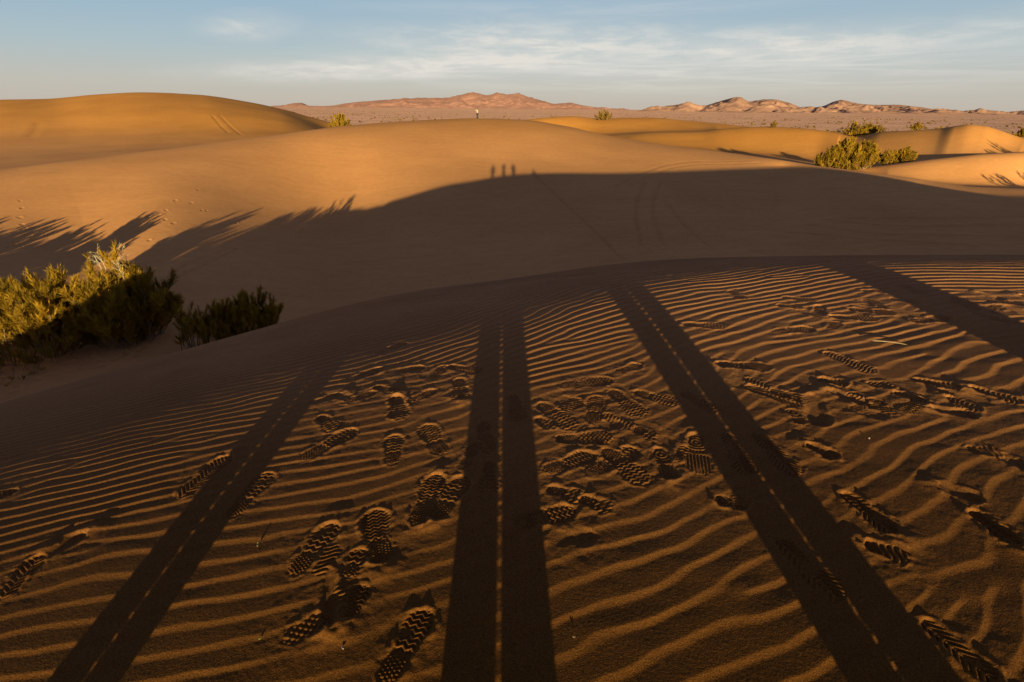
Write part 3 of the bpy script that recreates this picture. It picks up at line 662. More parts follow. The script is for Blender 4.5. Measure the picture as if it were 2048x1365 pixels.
def build_field():
    ys = [11.8]
    while ys[-1] < 312:
        ys.append(ys[-1]*(1+.0036*FAR_STEP))
    ys = np.array(ys)
    uu = np.concatenate([np.linspace(-2.2, -1.25, int(140/FAR_STEP))[:-1], np.linspace(-1.25, 1.25, int(1250/FAR_STEP)), np.linspace(1.25, 2.2, int(140/FAR_STEP))[1:]])
    X = uu[None, :]*ys[:, None]; Y = np.repeat(ys[:, None], len(uu), 1)
    x, y = X.ravel(), Y.ravel()
    z = ground(x, y); worn = np.zeros_like(x)
    rg = random.Random(3)
    for (dx, dy) in DENT_ROWS:
        for q in range(2):
            ax, ay = dx+rg.uniform(-.18, .18), dy+rg.uniform(-.2, .2); r = rg.uniform(.08, .14)
            s = np.nonzero((np.abs(x-ax) < 1) & (np.abs(y-ay) < 1))[0]
            d2 = ((x[s]-ax)**2+((y[s]-ay)/1.3)**2)/r**2
            worn[s] = np.maximum(worn[s], .8*np.exp(-d2)); z[s] += -.055*np.exp(-d2)+.016*np.exp(-(np.sqrt(d2)-1.5)**2*3)
    for (P, w, dep) in TRACKS:
        P = np.array(P)
        # smooth the polyline
        t = np.linspace(0, 1, len(P)); cx, cy = Table(t, P[:, 0]), Table(t, P[:, 1])
        tt = np.linspace(0, 1, 80); px, py = cx(tt), cy(tt)
        s = np.nonzero((x > px.min()-2) & (x < px.max()+2) & (y > py.min()-2) & (y < py.max()+2))[0]
        d = np.full(len(s), 9.)
        for i in range(len(tt)-1):
            ax, ay, bx, by = px[i], py[i], px[i+1], py[i+1]
            q = np.clip(((x[s]-ax)*(bx-ax)+(y[s]-ay)*(by-ay))/((bx-ax)**2+(by-ay)**2), 0, 1)
            d = np.minimum(d, np.hypot(x[s]-ax-q*(bx-ax), y[s]-ay-q*(by-ay)))
        br = np.clip(.9+1.2*vnoise(x[s]*.9, y[s]*.9, 71), .2, 1.5)
        z[s] += br*(-dep*np.exp(-(d/w)**2)+dep*.4*np.exp(-((d-2*w)/w)**2)); worn[s] = np.maximum(worn[s], br*np.exp(-(d/(w*1.2))**2))
    # faint wind ripples on the middle dune and litter hollows in the valley
    z += .010*smooth(13, 20, y)*smooth(60, 35, y)*fbm(x*1.3+y*.2, y*2.4, 75, 3)
    o = mesh_np('dune_field', np.stack([x, y, z], 1), grid_faces(len(ys), len(uu)), 4, M_SAND, tone=worn)
    tag(o, 'smooth golden dunes and the shaded hollow beyond the foreground', kind='structure')

def build_plain():
    ys = 300*np.exp(np.linspace(0, math.log(60000/300), 280)); uu = np.linspace(-2.2, 2.2, 420)
    X = uu[None, :]*ys[:, None]; Y = np.repeat(ys[:, None], len(uu), 1)
    x, y = X.ravel(), Y.ravel()
    z = -9.06+1.3*fbm(x/70., y/120., 81, 4)*smooth(310, 600, y)+smooth(1500, 9000, y)*10+smooth(600, 2500, y)*6*fbm(x/400., y/700., 82, 4)
    o = mesh_np('desert_plain', np.stack([x, y, z], 1), grid_faces(len(ys), len(uu)), 4, M_PLAIN)
    tag(o, 'flat pinkish gravel plain reaching the mountains', kind='structure')

def build_mountains(name, label, prof, D, depth, seed, rough, mat, nu, nv, skirt):
    P = np.array(prof); T = Table(P[:, 0], P[:, 1])
    uu = np.linspace(P[0, 0], P[-1, 0], nu); v = np.linspace(0, 1, nv)
    U, V = np.meshgrid(uu, v); y = D*(1-depth*.5+depth*V)
    x = U*y
    Hc = ((1.6+T(U)*D)+9.0)*1.06                                       # crest height above the plain
    Hc = Hc*(1+.11*fbm(x/(D*.013), 0*x+seed, seed+2, 5, .6))
    wx = x+D*.016*fbm(x/(D*.05), y/(D*.05), seed+5, 3)
    spur = 1-2*np.abs(vnoise(wx/(D*.045), y/(D*.22), seed))-1.1*np.abs(vnoise(wx/(D*.017), y/(D*.09), seed+1))
    fine = fbm(wx/(D*.008), y/(D*.02), seed+9, 3)
    rise = smooth(.05, .60, V)**.9
    shape = rise*smooth(1.0, .66, V)
    body = shape*(1-.10*(1-V))+rough*(.26*shape*(1-shape)*4*(spur-.55)+.11*shape*fine*(1-shape*.5))
    edge = smooth(0, .04, (U-P[0, 0])/(P[-1, 0]-P[0, 0]))*smooth(1, .97, (U-P[0, 0])/(P[-1, 0]-P[0, 0]))
    hill = np.maximum(fbm(wx/(D*.035), y/(D*.05), seed+3, 4)+.12, 0)*smooth(0, .12, V)*smooth(.5, .22, V)
    z = -9.5+(Hc*body+skirt*hill)*edge
    o = mesh_np(name, np.stack([x.ravel(), y.ravel(), z.ravel()], 1), grid_faces(nv, nu), 4, mat)
    tag(o, label, kind='structure')

build_near(); build_surround(); build_field(); build_plain()
build_mountains('mountain_range', 'distant pink mountain range left of centre on the horizon', SKY_LEFT, 9000., .35, 101, 1, M_ROCK1, 700, 130, 60)
build_mountains('mountain_range', 'nearer rugged brown and pink hills on the right horizon', SKY_RIGHT, 4500., .5, 133, 1.3, M_ROCK2, 900, 200, 60)

# ------------------------------------------------------------------ shrubs
def tube_arrays(paths, nside=5):
    """paths: list of (points (n,3), radii (n)) -> verts, quad faces"""
    Vs, Fs, off = [], [], 0
    for P, rad in paths:
        n = len(P)
        T = np.gradient(P, axis=0); T /= np.linalg.norm(T, axis=1)[:, None]+1e-9
        ref = np.where(np.abs(T[:, 2:3]) > .9, np.array([[1., 0, 0]]), np.array([[0, 0, 1.]]))
        A = np.cross(T, ref); A /= np.linalg.norm(A, axis=1)[:, None]+1e-9
        B = np.cross(T, A)
        a = np.linspace(0, 2*np.pi, nside, endpoint=False)
        ring = P[:, None, :]+rad[:, None, None]*(np.cos(a)[None, :, None]*A[:, None, :]+np.sin(a)[None, :, None]*B[:, None, :])
        Vs.append(ring.reshape(-1, 3))
        i = np.arange(n-1)[:, None]*nside+np.arange(nside)[None, :]
        j = np.arange(n-1)[:, None]*nside+(np.arange(nside)[None, :]+1) % nside
        Fs.append(np.stack([i, j, j+nside, i+nside], -1).reshape(-1, 4)+off)
        off += n*nside
    return np.concatenate(Vs), np.concatenate(Fs)

def unit(v):
    return v/(np.linalg.norm(v, axis=-1, keepdims=True)+1e-9)

def shrub_geometry(h, w, seed, nstem, nside_br, ntwig, tw_len, tw_wid, bare=.3, spread=1.0):
    rs = np.random.RandomState(seed)
    stems, bl_p, bl_d, bl_l, tone = [], [], [], [], []
    for k in range(nstem):
        az = 2*np.pi*(k+rs.rand()*.9)/nstem
        rr = rs.rand()**.55
        low = rs.rand() < .25
        if low: rr = .75+.35*rs.rand()
        base = np.array([np.cos(az), np.sin(az), 0])*w*.14*rs.rand()*spread*2.2
        tip_r = w*.5*rr*(.85+.3*rs.rand())
        tip = np.array([np.cos(az)*tip_r, np.sin(az)*tip_r, h*((1-.42*rr**2)*(.72+.30*rs.rand()) if not low else .18+.3*rs.rand())])
        t = np.linspace(0, 1, 9)
        ctrl = base*.35+tip*.65; ctrl[2] = tip[2]*.40
        P = (1-t)[:, None]**2*base+2*(t*(1-t))[:, None]*ctrl+t[:, None]**2*tip
        P[1:] += rs.randn(8, 3)*h*.012
        stems.append((P, np.linspace(.030, .006, 9)*(h/3.5)**.5*(.7+.6*rs.rand())))
        stone = rs.rand()
        for q in range(nside_br):
            s = bare+(1-bare)*rs.rand()**.75
            f = s*8; i = min(int(f), 7); p0 = P[i]+(P[i+1]-P[i])*(f-i)
            sd = unit(P[i+1]-P[i])
            out = rs.randn(3); out[2] = abs(out[2])*.35+.1
            d = unit(sd*.7+unit(out)*.9+np.array([0, 0, .35]))
            L = h*(.10+.16*rs.rand())*(1.25-.6*s)
            tt = np.linspace(0, 1, 5)[:, None]
            br = p0+d*L*tt+np.array([0, 0, 1.])*L*.30*tt**2
            stems.append((br, np.linspace(.008, .003, 5)*(h/3.5)**.5))
            n = ntwig
            ti = rs.rand(n)**.8
            pp = p0+d*L*ti[:, None]+np.array([0, 0, 1.])*L*.30*(ti**2)[:, None]
            dr = unit(d*.8+np.array([0, 0, .55])+rs.randn(n, 3)*.42)
            bl_p.append(pp); bl_d.append(dr); bl_l.append(tw_len*(.5+.8*rs.rand(n)))
            tone.append(np.clip(.18+.45*stone+.35*rs.rand()+.3*(rs.rand(n)-.5), 0, 1))
    p = np.concatenate(bl_p); d = np.concatenate(bl_d); l = np.concatenate(bl_l); tone = np.concatenate(tone)
    n = len(p)
    sdir = unit(np.cross(d, rs.randn(n, 3)))
    wd = tw_wid*(.6+.8*rs.rand(n))[:, None]
    mid = p+d*l[:, None]*.55+rs.randn(n, 3)*.01
    tipp = p+d*l[:, None]+np.array([0, 0, -1.])*(l*.05)[:, None]
    V = np.stack([p-sdir*wd*.35, p+sdir*wd*.35, mid+sdir*wd*.5, tipp, mid-sdir*wd*.5], 1)
    V = V.reshape(-1, 3); b = np.arange(n)[:, None]*5
    F = np.concatenate([b+np.array([[0, 1, 2]]), b+np.array([[0, 2, 4]]), b+np.array([[4, 2, 3]])], 0)
    V[:, 2] = np.maximum(V[:, 2], .02)
    return stems, V, F, np.repeat(tone, 5)

def make_shrub(label, x, y, h, w, seed, nstem=14, nbr=9, ntw=26, tl=None, twd=None, bare=.3, mat=None, group=None, dead=0, sink=.05, name='desert_shrub', spread=1.0):
    tl = tl or .085*h; twd = twd or .0044*h; ntw = int(ntw*TWIG)
    root = empty(name, (x, y, gz(x, y)-sink), 0)
    tag(root, label, 'shrub', group)
    st, V, F, tone = shrub_geometry(h, w, seed, nstem, nbr, ntw, tl, twd, bare, spread)
    sv, sf = tube_arrays(st, 5)
    mesh_np('stem', sv, sf, 4, M_BARK, root)
    mesh_np('foliage', V, F, 3, mat or M_LEAF, root, smooth=False, tone=tone)
    if dead:
        rs = np.random.RandomState(seed+7)
        for k in range(dead):
            paths = []
            a = (k+.5)/dead*2-1+.2*rs.uniform(-1, 1); q = np.array([a*w*.26+.1, rs.uniform(-.2, .1)*w, h*(.74+.1*rs.rand())])
            d = unit(np.array([rs.randn()*.10, rs.randn()*.10, 1.])); L = h*(.22+.10*rs.rand())
            t = np.linspace(0, 1, 6)[:, None]
            P = q+d*L*t+rs.randn(6, 3)*.03*t; paths.append((P, np.linspace(.022, .007, 6)))
            for j in range(9):
                s = rs.uniform(.25, 1); p0 = q+d*L*s; e = unit(d*.7+rs.randn(3)*.6)
                LL = L*rs.uniform(.15, .4); P2 = p0+e*LL*t+np.array([0, 0, .25])*LL*t*t
                paths.append((P2, np.linspace(.010, .004, 6)))
                for jj in range(4):
                    e2 = unit(e+rs.randn(3)*.6); P3 = p0+e*LL*rs.uniform(.3, 1)+e2*LL*.4*t
                    paths.append((P3, np.linspace(.006, .003, 6)))
            dv, df = tube_arrays(paths, 4)
            tag(mesh_np('dead_branch', dv, df, 4, M_DEAD, root), 'bare bleached branch sticking out of the top')
    return root

def copy_tree(o, parent=None):
    c = o.copy(); COL.objects.link(c); c.parent = parent
    for ch in list(o.children):
        copy_tree(ch, c)
    return c

GL = 'shrubs in the hollow on the left'
make_shrub('large dense shrub with bleached dead twigs on top, lit only at its crown, left hollow', -17.55, 21.6, 3.95, 3.9, 1, 48, 14, 34, group=GL, dead=4, bare=.06)
make_shrub('golden sunlit feathery shrub left of the big dark shrub', -20.6, 20.9, 3.5, 3.2, 2, 30, 12, 32, group=GL, bare=.12)
make_shrub('low sunlit shrub cut by the left edge of the photo', -22.6, 20.3, 2.5, 3.0, 3, 28, 11, 30, group=GL, bare=.1)
make_shrub('dark mound of shrub in front of the sunlit feathery ones', -19.9, 19.6, 1.7, 4.2, 4, 40, 10, 30, group=GL, bare=.08)
make_shrub('short twiggy shaded shrub with bare pale stems, leftmost of the shaded trio', -14.35, 20.9, 2.2, 1.3, 5, 18, 8, 16, group=GL, bare=.42, spread=1.3)
make_shrub('upright shaded shrub in the middle of the shaded trio', -13.2, 21.2, 2.5, 1.6, 6, 24, 10, 26, group=GL, bare=.30, spread=1.3)
make_shrub('tallest dark rounded shrub of the shaded trio, rightmost, above the dune edge', -12.1, 21.9, 2.95, 2.3, 7, 34, 12, 30, group=GL, bare=.10)
make_shrub('low dark brush at the bottom left corner of the hollow', -19.6, 17.6, .7, 2.4, 8, 16, 7, 22, group=GL, bare=.05)
# beyond the left edge of the frame: only their long shadows show
GO = 'shrubs beyond the left edge whose long shadows cross the sand'
for i, (x, y, h, w) in enumerate(OFF_LEFT):
    make_shrub('shrub beyond the left edge of view casting a long shadow on the sunny slope', x, y, h, w, 20+i, 34, 11, 22, twd=.016*h, group=GO, bare=.03)
for i, (x, y, h, w) in enumerate(OFF_RIGHT):
    make_shrub('shrub beyond the right edge of view casting a spiky shadow', x, y, h, w, 30+i, 14, 8, 22, group='shrubs beyond the right edge', bare=.1)
GR = 'shrubs between the dunes on the right'
for i, (lab, x, y, h, w) in enumerate(RIGHT_SHRUBS):
    make_shrub(lab, x, y, h, w, 40+i, 44, 12, 22, tl=.085*h, twd=.010*h, group=GR, bare=.04)
GF = 'shrubs on the far dunes'
for i, (lab, x, y, h, w, dry) in enumerate(FAR_SHRUBS):
    make_shrub(lab, x, y, h, w, 60+i, 34, 9, 14, tl=.10*h, twd=.018*h, group=GF, bare=.03, mat=M_LEAF2 if dry else M_LEAF, sink=.15)

def build_scrub():
    rs = np.random.RandomState(9)
    n = 2600
    y = 270*np.exp(rs.rand(n)*math.log(1700/270)); u = rs.uniform(-.75, 1.15, n); x = u*y
    keep = (vnoise(x/90., y/60., 95)+.25*rs.rand(n) > .02)
    x, y = x[keep], y[keep]; n = len(x)
    z0 = np.where(y < 305, ground(x, y), -9.06+1.3*fbm(x/70., y/120., 81, 4)*smooth(310, 600, y))
    s = .5+1.0*rs.rand(n)**2
    nb = 14
    P = np.stack([x, y, z0], 1)[:, None, :]+np.zeros((n, nb, 3))
    d = rs.randn(n, nb, 3); d[..., 2] = np.abs(d[..., 2])+.25; d = unit(d)
    sd = unit(np.cross(d, rs.randn(n, nb, 3)))
    Ls = (s[:, None, None])*(.7+.6*rs.rand(n, nb, 1))
    V = np.stack([P-sd*Ls*.12, P+sd*Ls*.12, P+d*Ls+sd*Ls*.22, P+d*Ls-sd*Ls*.22], 2).reshape(-1, 3)
    F = np.arange(len(V)).reshape(-1, 4)
    o = mesh_np('scrub', V, F, 4, M_LEAF2, smooth=False, tone=np.repeat(rs.rand(n), nb*4)*.6)
    tag(o, 'thin scatter of low scrub over the distant plain', 'scrub', kind='stuff')
build_scrub()

# ------------------------------------------------------------------ small things lying on the sand
def ripple_z(x, y):
    return float(near_heights(np.array([float(x)]), np.array([float(y)]))[0])

def small_tube(name, label, cat, pts, rad, mat):
    P = np.array(pts, float)
    c = P.mean(0); t = np.linspace(0, 1, len(P)); tt = np.linspace(0, 1, 14)
    Q = np.stack([Table(t, P[:, i]-c[i])(tt) for i in range(3)], 1)
    rr = rad*(1-.45*tt); rr[0] *= .75; rr[-1] *= .4
    v, f = tube_arrays([(Q, rr)], 8)
    o = mesh_np(name, v, f, 4, mat); o.location = tuple(c)
    # close both ends
    bm = bmesh.new(); bm.from_mesh(o.data); bmesh.ops.holes_fill(bm, edges=[e for e in bm.edges if e.is_boundary], sides=0); bm.to_mesh(o.data); bm.free()
    return tag(o, label, cat)

def curl_chip(name, label, cat, x, y, L, W, rz, mat, curl=.5, seed=0):
    rs = np.random.RandomState(seed)
    a, b = 12, 7
    S, T_ = np.meshgrid(np.linspace(-1, 1, a), np.linspace(-1, 1, b), indexing='ij')
    wd = W*(1-np.abs(S)**2.2*.85)*(1+.12*rs.randn(a, 1))
    X = S*L/2; Yv = T_*wd/2; Z = curl*L*.28*(S**2)+.4*W*T_**2+.1*W*np.sin(S*4+seed)
    top = np.stack([X, Yv, Z+.0012], -1).reshape(-1, 3); bot = np.stack([X, Yv, Z], -1).reshape(-1, 3)
    F = grid_faces(a, b); n = a*b
    V = np.concatenate([top, bot]); FF = [F, F[:, ::-1]+n]
    idx = np.arange(n).reshape(a, b)
    loop = np.concatenate([idx[0, :], idx[1:, -1], idx[-1, :-1][::-1], idx[1:-1, 0][::-1]])
    nx_ = np.roll(loop, -1)
    FF.append(np.stack([nx_, loop, loop+n, nx_+n], 1))
    o = mesh_np(name, V, np.concatenate(FF), 4, mat)
    o.location = (x, y, ripple_z(x, y)+.002); o.rotation_euler = (rs.uniform(-.2, .2), rs.uniform(-.2, .2), rz)
    return tag(o, label, cat)

M_STRAW = plain_mat('dry_straw', (.24, .19, .12), .6, 60, .2)
M_WHITE = plain_mat('bleached_shell', (.50, .46, .42), .5, 80, .12)
M_GREENBIT = plain_mat('green_leaf_bit', (.20, .30, .04), .6, 90, .2)
M_PALE = plain_mat('pale_chip', (.40, .34, .17), .6, 90, .2)
zs_ = [ripple_z(2.56+.205*t, 3.325-.062*t) for t in np.linspace(0, 1, 5)]
zt_ = max(zs_)+.006
small_tube('straw', 'pale dry straw lying across the ripples on the right', 'straw',
           [(2.56, 3.325, zt_), (2.61, 3.310, zt_+.004), (2.66, 3.296, zt_+.005), (2.71, 3.281, zt_+.003), (2.765, 3.263, zt_-.001)], .0042, M_STRAW)
curl_chip('shell_chip', 'white curled chip on the sand below the deepest shoe print', 'chip', -.553, 1.124, .016, .006, -.9, M_WHITE, .6, 1)
curl_chip('leaf_bit', 'tiny green leaf bit near the bottom left footprints', 'leaf', -.851, 1.171, .012, .005, 1.0, M_GREENBIT, .5, 2)
curl_chip('leaf_bit', 'yellowish dry leaf chip left of the large double shoe print', 'leaf', -1.057, 1.595, .022, .009, 1.9, M_PALE, .8, 3)
curl_chip('shell_chip', 'pale speck lying right of the central leg shadow', 'chip', .213, 1.136, .010, .004, .1, M_PALE, .4, 4)
curl_chip('shell_chip', 'tiny white speck on the smooth ripples at the right', 'chip', 1.829, 2.183, .010, .006, .4, M_WHITE, .4, 5)

# ------------------------------------------------------------------ people
M_SKIN = plain_mat('skin', (.45, .27, .18), .6, 30, .08, .3)
M_HAIR = plain_mat('dark_hair', (.025, .018, .014), .7, 60, .3)
M_EYE = plain_mat('eye', (.03, .02, .015), .2, 10, .1, .5)
M_JEAN = plain_mat('dark_trousers', (.035, .035, .045), .9, 25, .25)
M_WHITE_T = plain_mat('pale_shirt', (.42, .38, .35), .9, 25, .08)
M_JACKET = plain_mat('grey_jacket', (.10, .10, .11), .9, 25, .2)
M_OLIVE = plain_mat('olive_jacket', (.12, .11, .06), .9, 25, .2)
M_COAT = plain_mat('black_coat', (.02, .02, .024), .9, 25, .3)
M_BOOT = plain_mat('brown_boots', (.07, .045, .03), .8, 40, .3)
M_BLACK = plain_mat('black_plastic', (.02, .02, .02), .4, 40, .1, .5)
M_GLASS = plain_mat('lens_glass', (.01, .012, .02), .05, 10, .1, .8)

class Skel:
    def __init__(s): s.v, s.e, s.r = [], [], []
    def p(s, co, r, to=None):
        s.v.append(tuple(co)); s.r.append(r if isinstance(r, tuple) else (r, r))
        if to is not None: s.e.append((to, len(s.v)-1))
        return len(s.v)-1
    def chain(s, start, pts):
        for co, r in pts: start = s.p(co, r, start)
        return start
    def build(s, name, mat, parent, sub=2):
        me = bpy.data.meshes.new(name); me.from_pydata(s.v, s.e, []); me.materials.append(mat)
        o = bpy.data.objects.new(name, me); COL.objects.link(o); o.parent = parent
        m = o.modifiers.new('skin', 'SKIN'); m.use_smooth_shade = True; m.branch_smoothing = .4
        sv = me.skin_vertices[0].data
        for i, r in enumerate(s.r): sv[i].radius = r; sv[i].use_root = (i == 0)
        b = o.modifiers.new('sub', 'SUBSURF'); b.levels = sub; b.render_levels = sub
        return o

def hand(sk, wrist_i, w, d, side):
    """palm and five unequal, slightly curled fingers; d = pointing direction, side = thumb direction"""
    w = np.array(w); d = unit(np.array(d, float)); sd = np.array(side, float); sd = unit(sd-d*np.dot(sd, d))
    nrm = np.cross(d, sd)
    palm = sk.p(w+d*.045, (.030, .017), wrist_i); pe = sk.p(w+d*.080, (.032, .014), palm)
    for k, (off, L) in enumerate(((.024, .072), (.008, .082), (-.008, .076), (-.023, .060))):
        b = w+d*.085+sd*off; cur = nrm*.25
        a = sk.p(b, .0085, pe)
        a = sk.p(b+unit(d+cur*.5)*L*.45, .0080, a)
        a = sk.p(b+unit(d+cur*.5)*L*.45+unit(d+cur*2)*L*.32, .0075, a)
        sk.p(b+unit(d+cur*.5)*L*.45+unit(d+cur*2)*L*.32+unit(d+cur*3.4)*L*.23, .0065, a)
    a = sk.p(w+d*.040+sd*.036, .011, palm); a = sk.p(w+d*.066+sd*.058, .0095, a); sk.p(w+d*.092+sd*.062+nrm*.008, .0078, a)

def head_parts(root, sk, neck, c, face, hair_len, mat_hair):
    """head grown on the neck vertex; c = centre of skull, face = unit forward"""
    c = np.array(c); f = unit(np.array(face, float)); up = np.array([0, 0, 1.]); s = np.cross(f, up)
    j = sk.p(c-up*.075+f*.025, (.052, .058), neck)
    m = sk.p(c-up*.010+f*.012, (.070, .082), j)
    t = sk.p(c+up*.060+f*.002, (.066, .080), m); sk.p(c+up*.100, (.035, .045), t)
    n = sk.p(c-up*.022+f*.088, .014, m); sk.p(c-up*.036+f*.104, .010, n)
    sk.p(c-up*.068+f*.078, (.022, .009), j)
    for q in (-1, 1): sk.p(c-up*.012+s*q*.082-f*.010, (.007, .022), m)
    for q in (-1, 1):
        bm = bmesh.new(); bmesh.ops.create_uvsphere(bm, u_segments=12, v_segments=8, radius=.011)
        me = bpy.data.meshes.new('eye'); bm.to_mesh(me); bm.free(); me.materials.append(M_EYE)
        o = bpy.data.objects.new('eye', me); COL.objects.link(o); o.parent = root
        o.location = tuple(c+up*.008+f*.083+s*q*.031)
    # hair: a cap with an uneven edge, open over the face
    a, b = 30, 14
    A, B = np.meshgrid(np.linspace(0, 2*np.pi, a, endpoint=False), np.linspace(0, 1, b), indexing='ij')
    front = (np.cos(A)+1)/2
    maxp = np.pi*(.50+.14*hair_len-.17*smooth(.55, 1, front)+.012*np.sin(A*9))
    th_ = B*maxp
    rad = .104*(1+.02*np.sin(A*13+B*9))
    d3 = (np.cos(A)*np.sin(th_))[..., None]*f*.98+(np.sin(A)*np.sin(th_))[..., None]*s*.84+np.cos(th_)[..., None]*up*1.12
    V = c+up*.012-f*.008+d3*rad[..., None]
    idx = np.arange(a*b).reshape(a, b); nx_ = np.roll(idx, -1, 0)
    F = np.stack([idx[:, :-1], idx[:, 1:], nx_[:, 1:], nx_[:, :-1]], -1).reshape(-1, 4)
    o = mesh_np('hair', V.reshape(-1, 3), F, 4, mat_hair, root)
    md = o.modifiers.new('thick', 'SOLIDIFY'); md.thickness = .012

def shoe(root, ankle, toe_dir, mat):
    sk = Skel(); a = np.array(ankle); d = unit(np.array([toe_dir[0], toe_dir[1], 0.]))
    i = sk.p((a[0]-d[0]*.045, a[1]-d[1]*.045, .045), (.036, .044))
    j = sk.p((a[0]+d[0]*.03, a[1]+d[1]*.03, .052), (.040, .050), i); sk.p((a[0], a[1], .12), (.046, .046), i)
    k = sk.p((a[0]+d[0]*.12, a[1]+d[1]*.12, .036), (.048, .034), j); sk.p((a[0]+d[0]*.19, a[1]+d[1]*.19, .030), (.036, .026), k)
    return sk.build('boot', mat, root, 1)

def person(label, loc, rz, pose, m_top, m_legs, group=None):
    root = empty('person', loc, rz); tag(root, label, 'person', group)
    P = {k: np.array(v, float) for k, v in pose.items()}
    pel, che, nec, hd = P['pelvis'], P['chest'], P['neck'], P['head']
    body = Skel()
    b0 = body.p(pel, (.125, .095)); b1 = body.p((pel+che)/2, (.115, .085), b0); b2 = body.p(che, (.135, .10), b1)
    b3 = body.p(nec-np.array([0, 0, .03]), (.060, .055), b2); b4 = body.p(nec+np.array([0, 0, .035]), (.052, .054), b3)
    head_parts(root, body, b4, hd, pose.get('face', (0, 1, 0)), pose['hair'][0] if 'hair' in pose else .3, M_HAIR)
    sx = unit(np.array([P['shl'][0]-P['shr'][0], P['shl'][1]-P['shr'][1], 0.]))
    for q, s in (('l', 1), ('r', -1)):
        sh, el, wr = P['sh'+q], P['el'+q], P['wr'+q]
        i = body.chain(b2, [(sh, .058), ((sh+el)/2, .046), (el, .038), (el*.55+wr*.45, .037), (wr, .025)])
        hand(body, i, wr, P['hd'+q], P['th'+q])
        hp, kn, an = pel+sx*.09*s+np.array([0, 0, -.05]), P['kn'+q], P['an'+q]
        body.chain(b0, [(hp, .085), (hp*.5+kn*.5, .072), (kn, .050), (kn*.6+an*.4, .050), (an, .035), (an*[1, 1, 0]+np.array([P['td'][0]*.09, P['td'][1]*.09, .03]), (.035, .022))])
    body.build('body', M_SKIN, root, 1)
    top = Skel()
    t0 = top.p(pel+np.array([0, 0, -.04]), (.165, .125)); t1 = top.p((pel+che)/2, (.150, .112), t0); t2 = top.p(che, (.165, .122), t1); top.p(nec-np.array([0, 0, .05]), (.078, .070), t2)
    for q in 'lr':
        sh, el, wr = P['sh'+q], P['el'+q], P['wr'+q]
        top.chain(t2, [(sh, .078), ((sh+el)/2, .064), (el, .056), (el*.5+wr*.5, .050), (el*.1+wr*.9, .041)])
    top.build('jacket', m_top, root, 1)
    tr = Skel(); r0 = tr.p(pel, (.150, .118)); LW = pose.get('legw', (.092, .076, .070))
    for q, s in (('l', 1), ('r', -1)):
        hp, kn, an = pel+sx*.09*s+np.array([0, 0, -.07]), P['kn'+q], P['an'+q]
        tr.chain(r0, [(hp, .105), (hp*.5+kn*.5, LW[0]+.004), (kn, LW[0]), (kn*.5+an*.5, LW[1]), (an*[1, 1, 0]+np.array([0, 0, .13]), LW[2]), (an*[1, 1, 0]+np.array([0, 0, .055]), LW[2])])
    tr.build('trousers', m_legs, root, 1)
    for q in 'lr': shoe(root, P['an'+q], P['td'], M_BOOT)
    return root

def standing(anl, anr, knl, knr, arms='down', hair=.3, lw=(.092, .080, .074), td=(0, 1, 0), hgt=1.0):
    cx = (anl[0]+anr[0])/2*.5+(knl[0]+knr[0])/2*.5; cy = (anl[1]+anr[1])/2
    p = dict(pelvis=(cx, cy-.01, .95*hgt), chest=(cx, cy-.01, 1.28*hgt), neck=(cx, cy+.01, 1.50*hgt), head=(cx, cy+.035, 1.635*hgt),
             shl=(cx+.185, cy-.01, 1.41*hgt), shr=(cx-.185, cy-.01, 1.41*hgt), hair=(hair, 0, 0),
             anl=(*anl, .09), anr=(*anr, .09), knl=(*knl, .50), knr=(*knr, .50), td=td)
    if arms == 'down':
        p.update(ell=(cx+.25, cy-.04, 1.12), elr=(cx-.25, cy-.04, 1.12), wrl=(cx+.25, cy+.06, .88), wrr=(cx-.25, cy+.06, .88),
                 hdl=(0, .15, -1), hdr=(0, .15, -1), thl=(-.3, 1, 0), thr=(.3, 1, 0))
    else:   # both hands raised to hold something at the face
        hz = p['head'][2]-.03
        p.update(ell=(cx+.27, cy+.16, 1.24), elr=(cx-.27, cy+.16, 1.24), wrl=(cx+.11, cy+.25, hz-.06), wrr=(cx-.11, cy+.25, hz-.06),
                 hdl=(-.25, .25, .8), hdr=(.25, .25, .8), thl=(-.8, -.4, .3), thr=(.8, -.4, .3))
    p['legw'] = lw
    return p

GP = 'three people standing in a row whose leg shadows cross the foreground'
def at_ground(x, y): return (x, y, gz(x, y)-.012)
# the photographer stands right behind the lens; the companions one step to each side
person('middle of the three standing people, holding a camera to the face', at_ground(-.005, -.36), 0,
       standing((.090, .02), (-.098, .02), (.090, .02), (-.100, .02), 'up', .3, (.099, .0965, .0935)), M_JACKET, M_JEAN, GP)
person('left of the three standing people, legs slightly apart', at_ground(-1.36, -.30), 0,
       standing((.064, .0), (-.064, .03), (.085, 0), (-.090, .02), 'down', .4, (.090, .077, .067)), M_OLIVE, M_JEAN, GP)
person('right of the three standing people, in wide trousers', at_ground(1.205, -.30), 0,
       standing((.086, .02), (-.086, .0), (.102, .02), (-.102, 0), 'down', .3, (.106, .097, .090)), M_JACKET, M_JEAN, GP)
cam_root = empty('camera', (0, -.03, 1.6))
tag(cam_root, 'black photo camera held up by the middle standing person', 'camera')
def box_mesh(name, sx, sy, sz, c, mat, parent, bev=.006):
    bm = bmesh.new(); bmesh.ops.create_cube(bm, size=1)
    for v in bm.verts: v.co = Vector((v.co.x*sx+c[0], v.co.y*sy+c[1], v.co.z*sz+c[2]))
    bmesh.ops.bevel(bm, geom=list(bm.edges), offset=bev, segments=3, affect='EDGES', profile=.7)
    me = bpy.data.meshes.new(name); bm.to_mesh(me); bm.free(); me.materials.append(mat)
    o = bpy.data.objects.new(name, me); COL.objects.link(o); o.parent = parent
    return o
box_mesh('camera_body', .13, .045, .085, (0, -.075, -.005), M_BLACK, cam_root)
